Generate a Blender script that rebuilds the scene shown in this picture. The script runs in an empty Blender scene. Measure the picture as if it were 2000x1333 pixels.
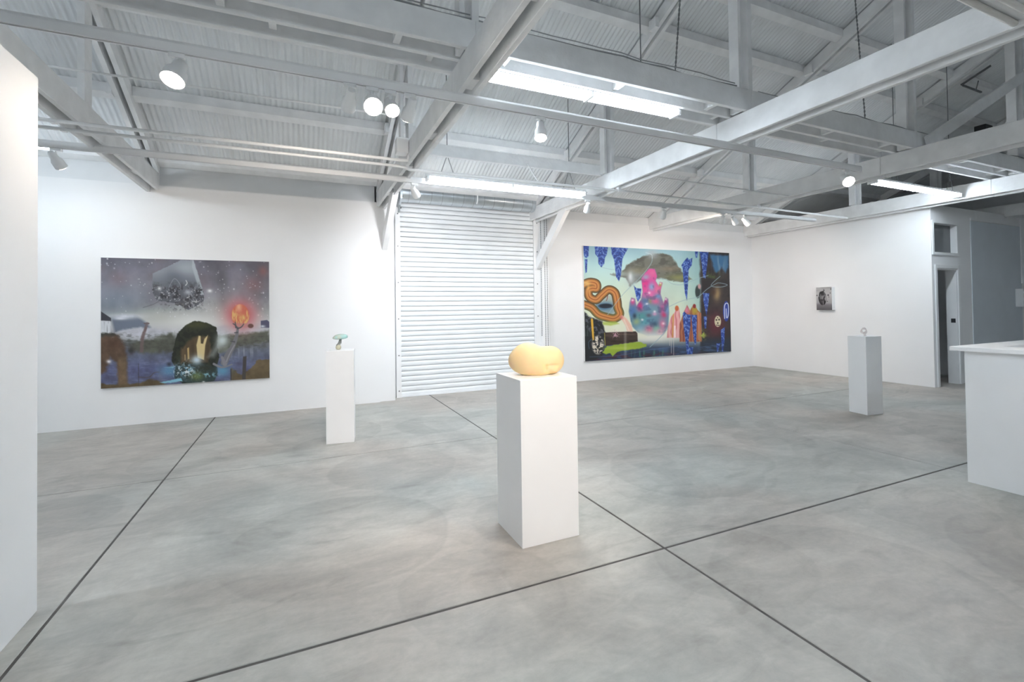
import bpy, bmesh, math, random
import numpy as np
from mathutils import Vector, Matrix
random.seed(7)
sc = bpy.context.scene
C = sc.collection

# ------------------------------------------------------------------ camera
cam_d = bpy.data.cameras.new('camera'); cam = bpy.data.objects.new('camera', cam_d); C.objects.link(cam)
cam_d.sensor_width = 36.0; cam_d.sensor_fit = 'HORIZONTAL'
cam_d.lens = 36.0 * 936.5 / 2000.0
cam_d.shift_x = -20.0 / 2000.0
cam_d.shift_y = (589.1 - 666.5) / 2000.0
cam_d.clip_start = 0.05
yaw, pitch, roll = math.radians(24.704), math.radians(0.889), math.radians(-0.784)
fwd = Vector((math.sin(yaw)*math.cos(pitch), math.cos(yaw)*math.cos(pitch), math.sin(pitch)))
rt0 = Vector((math.cos(yaw), -math.sin(yaw), 0)); up0 = rt0.cross(fwd)
rt = math.cos(roll)*rt0 + math.sin(roll)*up0; up = -math.sin(roll)*rt0 + math.cos(roll)*up0
cam.matrix_world = Matrix(((rt.x, up.x, -fwd.x, 0), (rt.y, up.y, -fwd.y, 0), (rt.z, up.z, -fwd.z, 1.55), (0, 0, 0, 1)))
sc.camera = cam
# ------------------------------------------------------------------ world and exposure
w = bpy.data.worlds.new('world'); sc.world = w; w.use_nodes = True
w.node_tree.nodes['Background'].inputs[0].default_value = (0.75, 0.85, 1, 1)
w.node_tree.nodes['Background'].inputs[1].default_value = 0.0
sc.view_settings.view_transform = 'Standard'; sc.view_settings.look = 'None'
sc.view_settings.gamma = 1.0; sc.view_settings.use_curve_mapping = False
sc.view_settings.exposure = 1.03
sc.cycles.max_bounces = 7; sc.cycles.diffuse_bounces = 5; sc.cycles.glossy_bounces = 2; sc.cycles.transmission_bounces = 4; sc.cycles.caustics_reflective = False; sc.cycles.caustics_refractive = False
sc.cycles.adaptive_threshold = 0.06; sc.cycles.use_light_tree = False
TUBE = 34.0                       # emission of the fluorescent tubes
TUBE_COL = (0.80, 0.905, 1.0)
SPOT_COL = (1.0, 0.88, 0.77)
SPOT_W = 0.31                      # multiplier on the spot lamps

# ------------------------------------------------------------------ materials
def srgb(*c):
    return tuple(((v/255.0)/12.92 if v/255.0 <= 0.04045 else ((v/255.0+0.055)/1.055)**2.4) for v in c)
def nt(name):
    m = bpy.data.materials.new(name); m.use_nodes = True
    return m, m.node_tree, m.node_tree.nodes['Principled BSDF']
def N(t, typ, **kw):
    n = t.nodes.new(typ)
    for k, v in kw.items(): setattr(n, k, v)
    return n
def paint(name, col, rough=0.6, var=0.04, scale=3.0, bump=0.0, bscale=40.0, metal=0.0, spec=0.4, stretch=(1,1,1)):
    m, t, p = nt(name)
    g = N(t, 'ShaderNodeNewGeometry'); mp = N(t, 'ShaderNodeMapping'); mp.inputs['Scale'].default_value = stretch
    t.links.new(g.outputs['Position'], mp.inputs[0])
    no = N(t, 'ShaderNodeTexNoise'); no.inputs['Scale'].default_value = scale; no.inputs['Detail'].default_value = 2
    t.links.new(mp.outputs[0], no.inputs['Vector'])
    r = N(t, 'ShaderNodeValToRGB')
    r.color_ramp.elements[0].position = 0.3; r.color_ramp.elements[1].position = 0.7
    a = [max(0, c*(1-var)) for c in col]; b = [min(1, c*(1+var)) for c in col]
    r.color_ramp.elements[0].color = (*a, 1); r.color_ramp.elements[1].color = (*b, 1)
    t.links.new(no.outputs['Fac'], r.inputs[0]); t.links.new(r.outputs[0], p.inputs['Base Color'])
    p.inputs['Roughness'].default_value = rough; p.inputs['Metallic'].default_value = metal
    p.inputs['Specular IOR Level'].default_value = spec
    if bump:
        n2 = N(t, 'ShaderNodeTexNoise'); n2.inputs['Scale'].default_value = bscale; n2.inputs['Detail'].default_value = 2
        t.links.new(mp.outputs[0], n2.inputs['Vector'])
        bp = N(t, 'ShaderNodeBump'); bp.inputs['Strength'].default_value = bump; bp.inputs['Distance'].default_value = 0.01
        t.links.new(n2.outputs['Fac'], bp.inputs['Height']); t.links.new(bp.outputs[0], p.inputs['Normal'])
    return m
def emit(name, col, s):
    m = bpy.data.materials.new(name); m.use_nodes = True; t = m.node_tree
    t.nodes.clear(); e = N(t, 'ShaderNodeEmission'); o = N(t, 'ShaderNodeOutputMaterial')
    e.inputs[0].default_value = (*col, 1); e.inputs[1].default_value = s
    t.links.new(e.outputs[0], o.inputs[0]); return m
M = {}
M['wall'] = paint('wall_paint', (0.92, 0.922, 0.928), 0.7, 0.01, 1.5)
M['wallgrey'] = paint('grey_blue_paint', (0.70, 0.75, 0.80), 0.6, 0.03, 2)
M['upper'] = paint('upper_wall_paint', (0.85, 0.86, 0.87), 0.7, 0.04, 2)
M['dark_room'] = paint('brown_board', (0.24, 0.205, 0.19), 0.7, 0.2, 4)
M['timber'] = paint('painted_timber', (0.86, 0.865, 0.87), 0.6, 0.055, 5, 0.35, 22, stretch=(1, 1, 1))
M['sheet'] = paint('painted_sheet', (0.80, 0.82, 0.83), 0.5, 0.05, 2.2)
M['white'] = paint('white_gloss', (0.91, 0.915, 0.92), 0.4, 0.02, 4)
M['plinth'] = paint('plinth_paint', (0.93, 0.93, 0.935), 0.45, 0.012, 4)
M['door'] = paint('door_slat_paint', (0.90, 0.925, 0.945), 0.42, 0.03, 3)
M['galv'] = paint('galvanised', (0.62, 0.66, 0.69), 0.28, 0.06, 8, metal=0.9)
M['black'] = paint('black_metal', (0.03, 0.03, 0.033), 0.5, 0.2, 10)
M['steel'] = paint('dark_steel', (0.22, 0.23, 0.24), 0.45, 0.1, 10, metal=0.5)
M['canvas'] = paint('canvas_side', (0.82, 0.82, 0.82), 0.8, 0.03, 30)
M['groove'] = paint('joint_sealant', (0.10, 0.095, 0.09), 0.9, 0.25, 9)
M['cable'] = paint('grey_cable', (0.32, 0.33, 0.34), 0.6, 0.1, 10)
M['tube'] = emit('lit_tube', TUBE_COL, TUBE)
M['lamp'] = emit('lit_lamp', (1.0, 0.90, 0.78), 45.0)
M['lamp'].cycles.emission_sampling = 'NONE'
M['lampoff'] = paint('lamp_lens', (0.75, 0.74, 0.72), 0.2, 0.02, 5)

def concrete():
    m, t, p = nt('polished_concrete'); L = t.links.new
    g = N(t, 'ShaderNodeNewGeometry')
    def noise(scale, detail, rough, dist=0.0, stretch=(1, 1, 1), loc=(0, 0, 0)):
        mp = N(t, 'ShaderNodeMapping'); mp.inputs['Scale'].default_value = stretch; mp.inputs['Location'].default_value = loc
        L(g.outputs['Position'], mp.inputs[0])
        n = N(t, 'ShaderNodeTexNoise'); n.inputs['Scale'].default_value = scale; n.inputs['Detail'].default_value = detail
        n.inputs['Roughness'].default_value = rough; n.inputs['Distortion'].default_value = dist
        L(mp.outputs[0], n.inputs['Vector']); return n
    def ramp(src, a, b, ca, cb):
        r = N(t, 'ShaderNodeValToRGB'); r.color_ramp.elements[0].position = a; r.color_ramp.elements[1].position = b
        r.color_ramp.elements[0].color = (*ca, 1); r.color_ramp.elements[1].color = (*cb, 1); L(src, r.inputs[0]); return r
    def mix(typ, fac, a, b):
        x = N(t, 'ShaderNodeMix', data_type='RGBA', blend_type=typ)
        if isinstance(fac, float): x.inputs[0].default_value = fac
        else: L(fac, x.inputs[0])
        L(a, x.inputs[6]); L(b, x.inputs[7]); return x.outputs[2]
    n1 = noise(0.8, 5, 0.62, 1.2); n2 = noise(3.2, 6, 0.7, 0.6, (1.0, 2.2, 1), (3, 1, 0)); n3 = noise(24, 3, 0.7)
    n4 = noise(1.7, 3, 0.6, 2.0, (0.6, 1.4, 1), (9, 4, 0)); nh = noise(0.55, 1, 0.5, 0.4, (1, 1, 1), (5, 7, 0))
    base = ramp(n1.outputs['Fac'], 0.32, 0.70, (0.385, 0.372, 0.352), (0.545, 0.53, 0.502))
    tint = ramp(nh.outputs['Fac'], 0.40, 0.62, (1.0, 0.965, 0.93), (0.94, 0.985, 0.975))
    c = mix('MULTIPLY', 1.0, base.outputs[0], tint.outputs[0])
    r2 = ramp(n2.outputs['Fac'], 0.35, 0.68, (0.80, 0.80, 0.80), (1.08, 1.08, 1.08)); c = mix('MULTIPLY', 0.8, c, r2.outputs[0])
    r3 = ramp(n3.outputs['Fac'], 0.3, 0.7, (0.9, 0.9, 0.9), (1.06, 1.06, 1.06)); c = mix('MULTIPLY', 0.6, c, r3.outputs[0])
    r4 = ramp(n4.outputs['Fac'], 0.56, 0.72, (1, 1, 1), (0.80, 0.79, 0.785)); c = mix('MULTIPLY', 0.8, c, r4.outputs[0])
    # sweeps of the trowel: discs with a crisp edge, wobbling a little
    wob = noise(2.0, 1, 0.5)
    ad = N(t, 'ShaderNodeVectorMath', operation='MULTIPLY_ADD'); ad.inputs[1].default_value = (0.12, 0.12, 0); L(wob.outputs['Color'], ad.inputs[0]); L(g.outputs['Position'], ad.inputs[2])
    for (sx, sy, s, rr, dk) in ((0.3, 0.1, 0.62, 0.46, 0.87), (2.7, 1.3, 0.85, 0.40, 0.91), (6.1, 3.9, 0.5, 0.5, 1.09)):
        mp = N(t, 'ShaderNodeMapping'); mp.inputs['Location'].default_value = (sx, sy, 0); mp.inputs['Scale'].default_value = (1, 1, 0); L(ad.outputs[0], mp.inputs[0])
        v = N(t, 'ShaderNodeTexVoronoi'); v.inputs['Scale'].default_value = s; L(mp.outputs[0], v.inputs['Vector'])
        r = N(t, 'ShaderNodeValToRGB'); e = r.color_ramp.elements
        e[0].position = rr*0.55; e[0].color = (1, 1, 1, 1); e[1].position = rr; e[1].color = (dk, dk, dk, 1)
        e3 = e.new(rr+0.012); e3.color = (1, 1, 1, 1); L(v.outputs['Distance'], r.inputs[0])
        c = mix('MULTIPLY', 0.85, c, r.outputs[0])
    L(c, p.inputs['Base Color'])
    rr = ramp(n2.outputs['Fac'], 0.3, 0.7, (0.42, 0.42, 0.42), (0.60, 0.60, 0.60)); L(rr.outputs[0], p.inputs['Roughness'])
    p.inputs['Specular IOR Level'].default_value = 0.35
    b = N(t, 'ShaderNodeBump'); b.inputs['Strength'].default_value = 0.08; b.inputs['Distance'].default_value = 0.004
    L(n3.outputs['Fac'], b.inputs['Height']); L(b.outputs[0], p.inputs['Normal'])
    return m
M['concrete'] = concrete()

def vcol_mat(name, rough=0.45):
    m, t, p = nt(name)
    a = N(t, 'ShaderNodeVertexColor'); a.layer_name = 'art'
    no = N(t, 'ShaderNodeTexNoise'); no.inputs['Scale'].default_value = 60
    g = N(t, 'ShaderNodeNewGeometry'); t.links.new(g.outputs['Position'], no.inputs['Vector'])
    b = N(t, 'ShaderNodeBump'); b.inputs['Strength'].default_value = 0.15; b.inputs['Distance'].default_value = 0.004
    t.links.new(no.outputs['Fac'], b.inputs['Height']); t.links.new(b.outputs[0], p.inputs['Normal'])
    t.links.new(a.outputs[0], p.inputs['Base Color']); p.inputs['Roughness'].default_value = rough
    return m
M['art'] = vcol_mat('oil_paint')

# ------------------------------------------------------------------ mesh helpers (vertices are given in world metres)
ORG = {}
class G:
    def __init__(s): s.v = []; s.f = []
    def add(s, vs, fs):
        o = len(s.v); s.v += [tuple(x) for x in vs]; s.f += [tuple(i+o for i in f) for f in fs]; return s
    def box(s, x0, x1, y0, y1, z0, z1):
        return s.add([(x0,y0,z0),(x1,y0,z0),(x1,y1,z0),(x0,y1,z0),(x0,y0,z1),(x1,y0,z1),(x1,y1,z1),(x0,y1,z1)],
                     [(0,3,2,1),(4,5,6,7),(0,1,5,4),(1,2,6,5),(2,3,7,6),(3,0,4,7)])
    def bar(s, p, q, wdt, hgt, side=None):
        p = Vector(p); q = Vector(q); d = (q-p).normalized()
        a = Vector(side).normalized() if side else d.cross(Vector((0, 0, 1))).normalized()
        b = a.cross(d).normalized(); a = a*wdt/2; b = b*hgt/2
        return s.add([p-a-b, p+a-b, p+a+b, p-a+b, q-a-b, q+a-b, q+a+b, q-a+b],
                     [(0,3,2,1),(4,5,6,7),(0,1,5,4),(1,2,6,5),(2,3,7,6),(3,0,4,7)])
    def tube(s, pts, r, n=10, cap=True):
        pts = [Vector(p) for p in pts]; rings = []; o = len(s.v)
        ref = None
        for i, p in enumerate(pts):
            d = (pts[min(i+1, len(pts)-1)] - pts[max(i-1, 0)]).normalized()
            if ref is None:
                ref = d.cross(Vector((0, 0, 1)))
                if ref.length < 1e-3: ref = d.cross(Vector((1, 0, 0)))
            ref = (ref - d*ref.dot(d)).normalized(); b = d.cross(ref)
            rr = r[i] if isinstance(r, (list, tuple)) else r
            for k in range(n):
                a = 2*math.pi*k/n; s.v.append(tuple(p + (ref*math.cos(a)+b*math.sin(a))*rr))
        for i in range(len(pts)-1):
            for k in range(n):
                k2 = (k+1) % n; s.f.append((o+i*n+k, o+i*n+k2, o+(i+1)*n+k2, o+(i+1)*n+k))
        if cap:
            s.f.append(tuple(o+k for k in range(n))[::-1]); s.f.append(tuple(o+(len(pts)-1)*n+k for k in range(n)))
        return s
    def prism(s, prof, axis, a0, a1):
        n = len(prof); vs = []
        for a in (a0, a1):
            for (u, v) in prof:
                vs.append((a, u, v) if axis == 'x' else ((u, a, v) if axis == 'y' else (u, v, a)))
        fs = [tuple(range(n))[::-1], tuple(range(n, 2*n))] + [(i, (i+1) % n, n+(i+1) % n, n+i) for i in range(n)]
        return s.add(vs, fs)
def tagit(o, label=None, cat=None, group=None, kind=None):
    if label: o['label'] = label
    if cat: o['category'] = cat
    if group: o['group'] = group
    if kind: o['kind'] = kind
    return o
def empty(name, loc, **kw):
    o = bpy.data.objects.new(name, None); o.empty_display_size = 0.2; C.objects.link(o); o.location = loc
    ORG[o] = Vector(loc); return tagit(o, **kw)
def obj(name, g, mat, parent=None, smooth=False, bevel=0.0, recalc=True, seg=2, **kw):
    v = np.array(g.v, float); lo = v.min(0); hi = v.max(0)
    org = Vector(((lo[0]+hi[0])/2, (lo[1]+hi[1])/2, lo[2]))
    me = bpy.data.meshes.new(name); me.from_pydata((v-np.array(org)).tolist(), [], g.f)
    if recalc or bevel:
        bm = bmesh.new(); bm.from_mesh(me); bmesh.ops.recalc_face_normals(bm, faces=bm.faces)
        if bevel: bmesh.ops.bevel(bm, geom=[e for e in bm.edges if e.is_manifold and e.calc_face_angle(0) > 0.5], offset=bevel, segments=seg, profile=0.6, affect='EDGES', clamp_overlap=True)
        bm.to_mesh(me); bm.free()
    if smooth:
        me.polygons.foreach_set('use_smooth', [True]*len(me.polygons))
        if smooth != 'all': me.set_sharp_from_angle(angle=math.radians(40))
    me.materials.append(mat)
    o = bpy.data.objects.new(name, me); C.objects.link(o); ORG[o] = org
    if parent: o.parent = parent; o.location = org - ORG[parent]
    else: o.location = org
    return tagit(o, **kw)
def dup(o, off, parent):
    c = o.copy(); C.objects.link(c); c.parent = parent; c.location = o.location + Vector(off)
    ORG[c] = ORG[o] + Vector(off); return c

# ================================================================== THE SETTING
# ---- floor: slabs with sawn joints between them
floor = obj('floor', G().box(-6, 15, -11, 9.1, -0.14, -0.004), M['groove'], kind='structure')
XJ = [-6, -4.5, -1.18, 2.11, 5.49, 8.82, 12.1, 15]; YJ = [-11, -6.8, -3.75, -0.68, 2.45, 5.5, 9.1]
xw = {2.11: 0.009, -1.18: 0.008}; yw = {2.45: 0.0095, 5.5: 0.0075}
for i in range(len(XJ)-1):
    for j in range(len(YJ)-1):
        a = XJ[i] + xw.get(XJ[i], 0.005); b = XJ[i+1] - xw.get(XJ[i+1], 0.005)
        c = YJ[j] + yw.get(YJ[j], 0.005); d = YJ[j+1] - yw.get(YJ[j+1], 0.005)
        obj('slab', G().box(a, b, c, d, -0.05, 0.0), M['concrete'], floor, bevel=0.003, seg=1)

# ---- walls
HW = 3.40
wl = obj('wall_back', G().box(-6, 15, 9.0, 9.12, 0, 3.46), M['upper'], kind='structure')
wbl = obj('wall_back_left', G().box(-6, 1.2, 8.42, 8.60, 0, HW), M['wall'], kind='structure')
wbr = obj('wall_back_right', G().box(4.56, 10.56, 8.74, 8.92, 0, HW+0.02), M['wall'], kind='structure')
wj = obj('wall_back_door_side', G().box(1.2, 1.56, 8.80, 8.98, 0, 3.46).box(4.34, 4.56, 8.80, 8.98, 0, 3.46).box(1.56, 4.34, 8.86, 8.98, 3.40, 3.46), M['wall'], kind='structure')
wr = obj('wall_right', G().box(10.55, 10.68, 5.0, 8.74, 0, HW), M['wall'], kind='structure')
pt = obj('wall_left_partition', G().box(-1.41, -1.27, -2.2, 3.38, 0, 2.82), M['wall'], kind='structure', bevel=0.004)
S0, SL, RIDGE = 3.78, 0.45, -1.1
def S(y): return S0 + SL*(8.4 - y) if y >= RIDGE else S0 + SL*(8.4 - RIDGE) - SL*(RIDGE - y)
def gable(name, x0, x1, mat):
    prof = [(-11, 0), (9.1, 0), (9.1, S(9.1)), (RIDGE, S(RIDGE)), (-11, S(-11))]
    return obj(name, G().prism(prof, 'x', x0, x1), mat, kind='structure')
gable('wall_left', -6.1, -5.98, M['upper']); gable('wall_right_outer', 14.98, 15.1, M['upper'])
obj('wall_front', G().box(-6, 15, -11.1, -10.98, 0, S(-11)), M['wall'], kind='structure')
# wall with the doorway, turned at the corner of the right wall
dw = G(); Y0, Y1 = 4.86, 5.00
TX0, TX1, TZ0, TZ1 = 10.62, 11.42, 2.50, 3.04
DX0, DX1, DZ = 10.70, 11.42, 2.20
dw.box(10.55, TX0, Y0, Y1, TZ0, TZ1); dw.box(TX1, 15, Y0, Y1, TZ0, TZ1)
dw.box(10.55, 15, Y0, Y1, TZ1, HW-0.02); dw.box(10.55, 15, Y0, Y1, DZ, TZ0)
dw.box(10.55, DX0, Y0, Y1, 0, DZ); dw.box(DX1, 15, Y0, Y1, 0, DZ)
obj('wall_doorway', dw, M['wall'], kind='structure')
# transom window
wn = obj('window_1', G().box(TX0, TX1, Y0+0.09, Y0+0.10, TZ0, TZ1), paint('smoky_glass', (0.16, 0.17, 0.175), 0.12, 0.05, 3), kind='structure')
fr = G(); fw = 0.05
fr.box(TX0-fw, TX0, Y0-0.018, Y0, TZ0-fw, TZ1+fw).box(TX1, TX1+fw, Y0-0.018, Y0, TZ0-fw, TZ1+fw)
fr.box(TX0, TX1, Y0-0.018, Y0, TZ1, TZ1+fw).box(TX0, TX1, Y0-0.018, Y0, TZ0-fw, TZ0)
obj('window_frame', fr, M['white'], wn)
# door: casing, jamb and a leaf standing open into the back room
d1 = empty('door_1', (11.06, Y0, 0), kind='structure')
cs = G(); cs.box(DX0-0.07, DX0, Y0-0.02, Y0, 0, DZ+0.07).box(DX1, DX1+0.09, Y0-0.02, Y0, 0, DZ+0.07).box(DX0, DX1, Y0-0.02, Y0, DZ, DZ+0.07)
obj('casing', cs, M['white'], d1, bevel=0.004, seg=1)
jb = G(); jb.box(DX0, DX0+0.025, Y0, Y1+0.03, 0, DZ).box(DX1-0.025, DX1, Y0, Y1+0.03, 0, DZ).box(DX0+0.025, DX1-0.025, Y0, Y1+0.03, DZ-0.025, DZ)
obj('jamb', jb, M['white'], d1)
lf = obj('door_leaf', G().box(DX0+0.035, DX0+0.075, Y1+0.04, Y1+0.76, 0.012, DZ-0.03), M['white'], d1, bevel=0.003, seg=1)
obj('knob', G().tube([(DX0+0.075, Y1+0.69, 1.0), (DX0+0.10, Y1+0.69, 1.0), (DX0+0.105, Y1+0.69, 1.0), (DX0+0.14, Y1+0.69, 1.0)], [0.012, 0.012, 0.03, 0.03], 12), M['black'], lf, smooth=True)
obj('strike_plate', G().box(DX1-0.028, DX1-0.024, Y0+0.03, Y0+0.10, 1.17, 1.25), M['black'], d1)
obj('wall_store_back', G().box(10.68, 15, 7.0, 7.1, 0, HW), M['wallgrey'], kind='structure')
obj('wall_store_side', G().box(12.6, 12.7, 5.0, 7.0, 0, HW), M['wall'], kind='structure')
# big grey panel further along, its trim and the small white box on it
obj('wall_panel', G().box(11.95, 14.0, Y0-0.012, Y0, 0, 3.16), M['wallgrey'], kind='structure')
obj('trim_1', G().box(13.98, 14.07, Y0-0.03, Y0, 1.95, 3.32), M['white'], kind='structure')
obj('trim_2', G().box(11.95, 13.98, Y0-0.02, Y0, 3.17, 3.22), M['white'], kind='structure')

# ---- upper part of the back wall: plate and studs
upw = empty('wall_back_upper', (4.5, 8.9, 3.4), kind='structure')
obj('wall_plate', G().box(-5.9, 14.9, 8.84, 8.99, 3.46, 3.54), M['timber'], upw)
for xa, xb in ((-5.9, -2.12), (-1.9, 1.14)):
    obj('fascia_board', G().box(xa, xb, 8.45, 8.49, HW+0.002, 3.71), M['upper'], upw)
obj('fascia_board', G().box(4.57, 10.54, 8.77, 8.81, HW+0.022, 3.60), M['upper'], upw)

# ---- ceiling: corrugated roof sheets on purlins
ceil = empty('ceiling', (4.5, RIDGE, S(RIDGE)), kind='structure')
PITCH = 1.0667/16
def sheet(y0, y1, lift):
    g = G(); ns = 16*8; amp = 0.010
    for j, yy in enumerate((y0, y1)):
        for i in range(ns+3):
            xx = i*PITCH/8
            g.v.append((xx, yy, S(yy) + amp + lift + amp*math.cos(2*math.pi*i/8)))
    n = ns+3
    for i in range(ns+2): g.f.append((i, i+1, n+i+1, n+i))
    return g
first = {}
for key, (ya, yb, lift) in {'a': (9.15, 5.55, 0.0), 'b': (5.75, 2.2, 0.006), 'c': (2.4, RIDGE, 0.0), 'd': (RIDGE, -4.6, 0.0), 'e': (-4.4, -8.0, 0.006), 'f': (-7.8, -11.1, 0.0)}.items():
    base = None
    for k in range(20):
        x0 = -6.05 + 0.22 + (k-0.2)*1.0667
        if base is None:
            g = sheet(ya, yb, lift); g.v = [(v[0]+x0, v[1], v[2]) for v in g.v]
            base = obj('roof_sheet', g, M['sheet'], ceil, smooth='all', recalc=False); bx = x0
        else:
            dup(base, (x0-bx, 0, 0.0012*((k % 3)-1)), ceil)
obj('ridge_board', G().box(-5.9, 14.9, RIDGE-0.03, RIDGE+0.03, S(RIDGE)-0.3, S(RIDGE)-0.03), M['timber'], ceil)
TR = [-5.08, -2.005, 1.17, 4.20, 7.25, 10.30, 13.35]      # left faces of the trusses
PUR = [8.35, 7.25, 6.10, 4.99, 4.40, 3.35, 2.25, 1.15, 0.05]
PUR += [2*RIDGE - y for y in PUR]
for yy in PUR:
    sgn = 1 if yy > RIDGE else -1
    for a, b in zip(TR[:-1], TR[1:]):
        y0, y1 = yy-0.05, yy+0.05; z0, z1 = S(y0), S(y1); h = 0.115
        prof = [(y0, z0-h), (y1, z1-h), (y1, z1-0.002), (y0, z0-0.002)]
        obj('purlin', G().prism(prof, 'x', a+0.155, b-0.005), M['timber'], ceil)
for yy in (7.25, 6.1, 4.99):
    for k, a in enumerate(TR[1:-1]):
        obj('cleat', G().box(a-0.005-0.05, a-0.005, yy-0.19, yy-0.055, S(yy)-0.16, S(yy)-0.03), M['timber'], ceil)

# ================================================================== TRUSSES
tl = {-5.08: 'white timber roof truss hidden past the left partition', -2.005: 'white timber roof truss at the far left, over the left painting edge',
      1.17: 'white timber roof truss landing on the post left of the roller door', 4.20: 'white timber roof truss landing right of the roller door, brightly lit by a tube light',
      7.25: 'white timber roof truss over the large colourful painting', 10.30: 'white timber roof truss just above the right wall with the small picture',
      13.35: 'white timber roof truss furthest to the right, past the right wall'}
def wav(g, amp=0.004):
    return g
for a in TR:
    t = empty('roof_truss', (a+0.075, 8.6, 3.33), label=tl[a], cat='truss', group='roof trusses')
    lo1, lo2 = (3.295, 3.33) if a < 0 else (3.33, 3.30)
    for (xa, xb, zb) in ((a, a+0.045, lo1), (a+0.105, a+0.15, lo2)):
        for (ya, yb) in ((8.76, 3.9), (3.9, -1.1), (-1.1, -6.1), (-6.1, -10.9)):
            obj('bottom_chord', G().box(xa, xb, yb+0.002, ya, zb, zb+0.245), M['timber'], t, bevel=0.004, seg=1)
        for (ya, yb) in ((8.95, RIDGE), (RIDGE, -10.95)):
            h0, h1 = 0.20, 0.022
            prof = [(ya, S(ya)-h0), (yb, S(yb)-h0), (yb, S(yb)-h1), (ya, S(ya)-h1)]
            obj('top_chord', G().prism(prof, 'x', xa-0.003, xb+0.003), M['timber'], t)
    for yy in (6.05, 3.60, 1.2, RIDGE, -3.4, -5.8, -8.2):
        obj('web_post', G().box(a+0.047, a+0.103, yy-0.09, yy+0.09, 3.34, S(yy)-0.1), M['timber'], t)
        if a > 0: obj('web_post', G().box(a-0.04, a-0.002, yy-0.045, yy+0.075, 3.585, S(yy)-0.14), M['timber'], t)
    for yy in (7.6, 4.9, 2.4, 0.1):
        obj('spacer_block', G().box(a+0.047, a+0.103, yy-0.1, yy+0.1, 3.36, 3.5), M['timber'], t)
    for (ya, yb) in ((1.2, RIDGE), (-3.4, RIDGE)):
        obj('web_diagonal', G().bar((a+0.075, ya, 3.5), (a+0.075, yb, S(yb)-0.35), 0.05, 0.13, (1, 0, 0)), M['timber'], t)
# splice planks under chord A and on chord D, seen from the room
# posts and knee braces
def post(x0, x1, y0, y1, top, bxx, by, bz0, label, brace=True, blen=1.05):
    p = empty('wall_post', ((x0+x1)/2, (y0+y1)/2, 0), label=label, cat='post', group='timber posts against the back wall')
    obj('shaft', G().box(x0, x1, y0, y1, 0, top), M['wall'], p, bevel=0.004, seg=1)
    if brace:
        obj('knee_brace', G().bar((bxx, by+0.06, bz0), (bxx, by-blen, 3.40), 0.09, 0.185, (1, 0, 0)), M['white'], p, bevel=0.003, seg=1)
    return p
post(1.20, 1.46, 8.45, 8.78, 3.40, 1.30, 8.45, 2.66, 'white square timber post with knee brace left of the roller door')
post(4.40, 4.55, 8.60, 8.78, 3.46, 4.345, 8.62, 2.42, 'white timber post with slanting knee brace right of the roller door', blen=1.15)
post(7.26, 7.42, 8.76, 8.90, 3.46, 0, 0, 0, 'short white post stub above the large colourful painting', brace=False)

# longitudinal tie beams
def tie(name, y, planks, label, blocks, x0=-5.9, x1=14.9, bays=None):
    t = empty(name, ((x0+x1)/2, y, planks[0][2]), label=label, cat='beam', group='long tie beams under the roof')
    for (ya, yb, za, zb) in planks:
        for a, b in (bays or list(zip(TR[:-1], TR[1:]))):
            obj('plank', G().box(a+0.076, b+0.072, ya, yb, za, zb), M['timber'], t, bevel=0.003, seg=1)
    for (xa, xb, ya, yb, za, zb) in blocks:
        obj('spacer_block', G().box(xa, xb, ya, yb, za, zb), M['timber'], t)
    return t
blk = []
for a in TR[:-1]:
    for k in (0.35, 1.5, 2.65):
        blk.append((a+k, a+k+0.05, 3.545, 3.71, 3.60, 3.68)); blk.append((a+k+0.3, a+k+0.35, 3.75, 3.925, 3.63, 3.70))
tie('tie_beam', 3.6, [(3.50, 3.545, 3.578, 3.80), (3.71, 3.75, 3.578, 3.70), (3.925, 3.965, 3.578, 3.72)], 'deep white tie beam of three planks over the middle of the room', blk)
tie('tie_beam', 6.15, [(6.145, 6.19, 3.58, 3.735)], 'white tie beam running above the tube light near the roller door', [], 1.2, 4.3, [(1.245, 4.13)])
tie('tie_beam', 1.1, [(1.06, 1.105, 3.578, 3.80)], 'white tie beam nearest the camera, above the frame', [])
# sway brace
sb = G().bar((7.45, 3.445, 3.66), (10.95, 3.445, 5.44), 0.04, 0.15, (0, 1, 0))
obj('sway_brace', sb, M['timber'], label='slanting white timber brace rising to the right between two trusses', cat='brace')

# ================================================================== ROLLER DOOR
rd = empty('roller_door', (2.93, 8.72, 0), label='white slatted roller door with galvanised barrel in the back wall', cat='roller door')
DXA, DXB, DZT = 1.60, 4.27, 3.50
NS = 39; ph = DZT/NS
prof = [(8.730, 0.0), (8.722, 0.003), (8.7145, ph*0.20), (8.712, ph*0.5), (8.7145, ph*0.80), (8.722, ph-0.0095), (8.730, ph-0.007), (8.752, ph-0.007), (8.752, 0.0)]
s0 = obj('slat', G().prism([(u, v+0.012) for u, v in prof], 'x', DXA, DXB), M['door'], rd, smooth=True)
for k in range(1, NS): dup(s0, (0, 0, k*ph), rd)
obj('bottom_rail', G().box(DXA, DXB, 8.70, 8.76, 0.0, 0.03), M['door'], rd)
for (xa, xb) in ((1.52, 1.605), (4.265, 4.40)):
    gd = obj('guide_rail', G().box(xa, xb, 8.668, 8.70, 0, 3.40).box(xa, xb, 8.765, 8.79, 0, 3.40).box(xa if xa < 2 else xb-0.02, xa+0.02 if xa < 2 else xb, 8.70, 8.765, 0, 3.40), M['white'], rd)
    for zz in (0.12, 0.75, 1.4, 2.05, 2.7, 3.28):
        obj('bolt', G().tube([((xa+xb)/2, 8.668, zz), ((xa+xb)/2, 8.658, zz)], 0.011, 8), M['steel'], gd)
dr = obj('barrel', G().tube([(1.60, 8.57, 3.64), (4.34, 8.57, 3.64)], 0.17, 40), M['galv'], rd, smooth=True)
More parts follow.
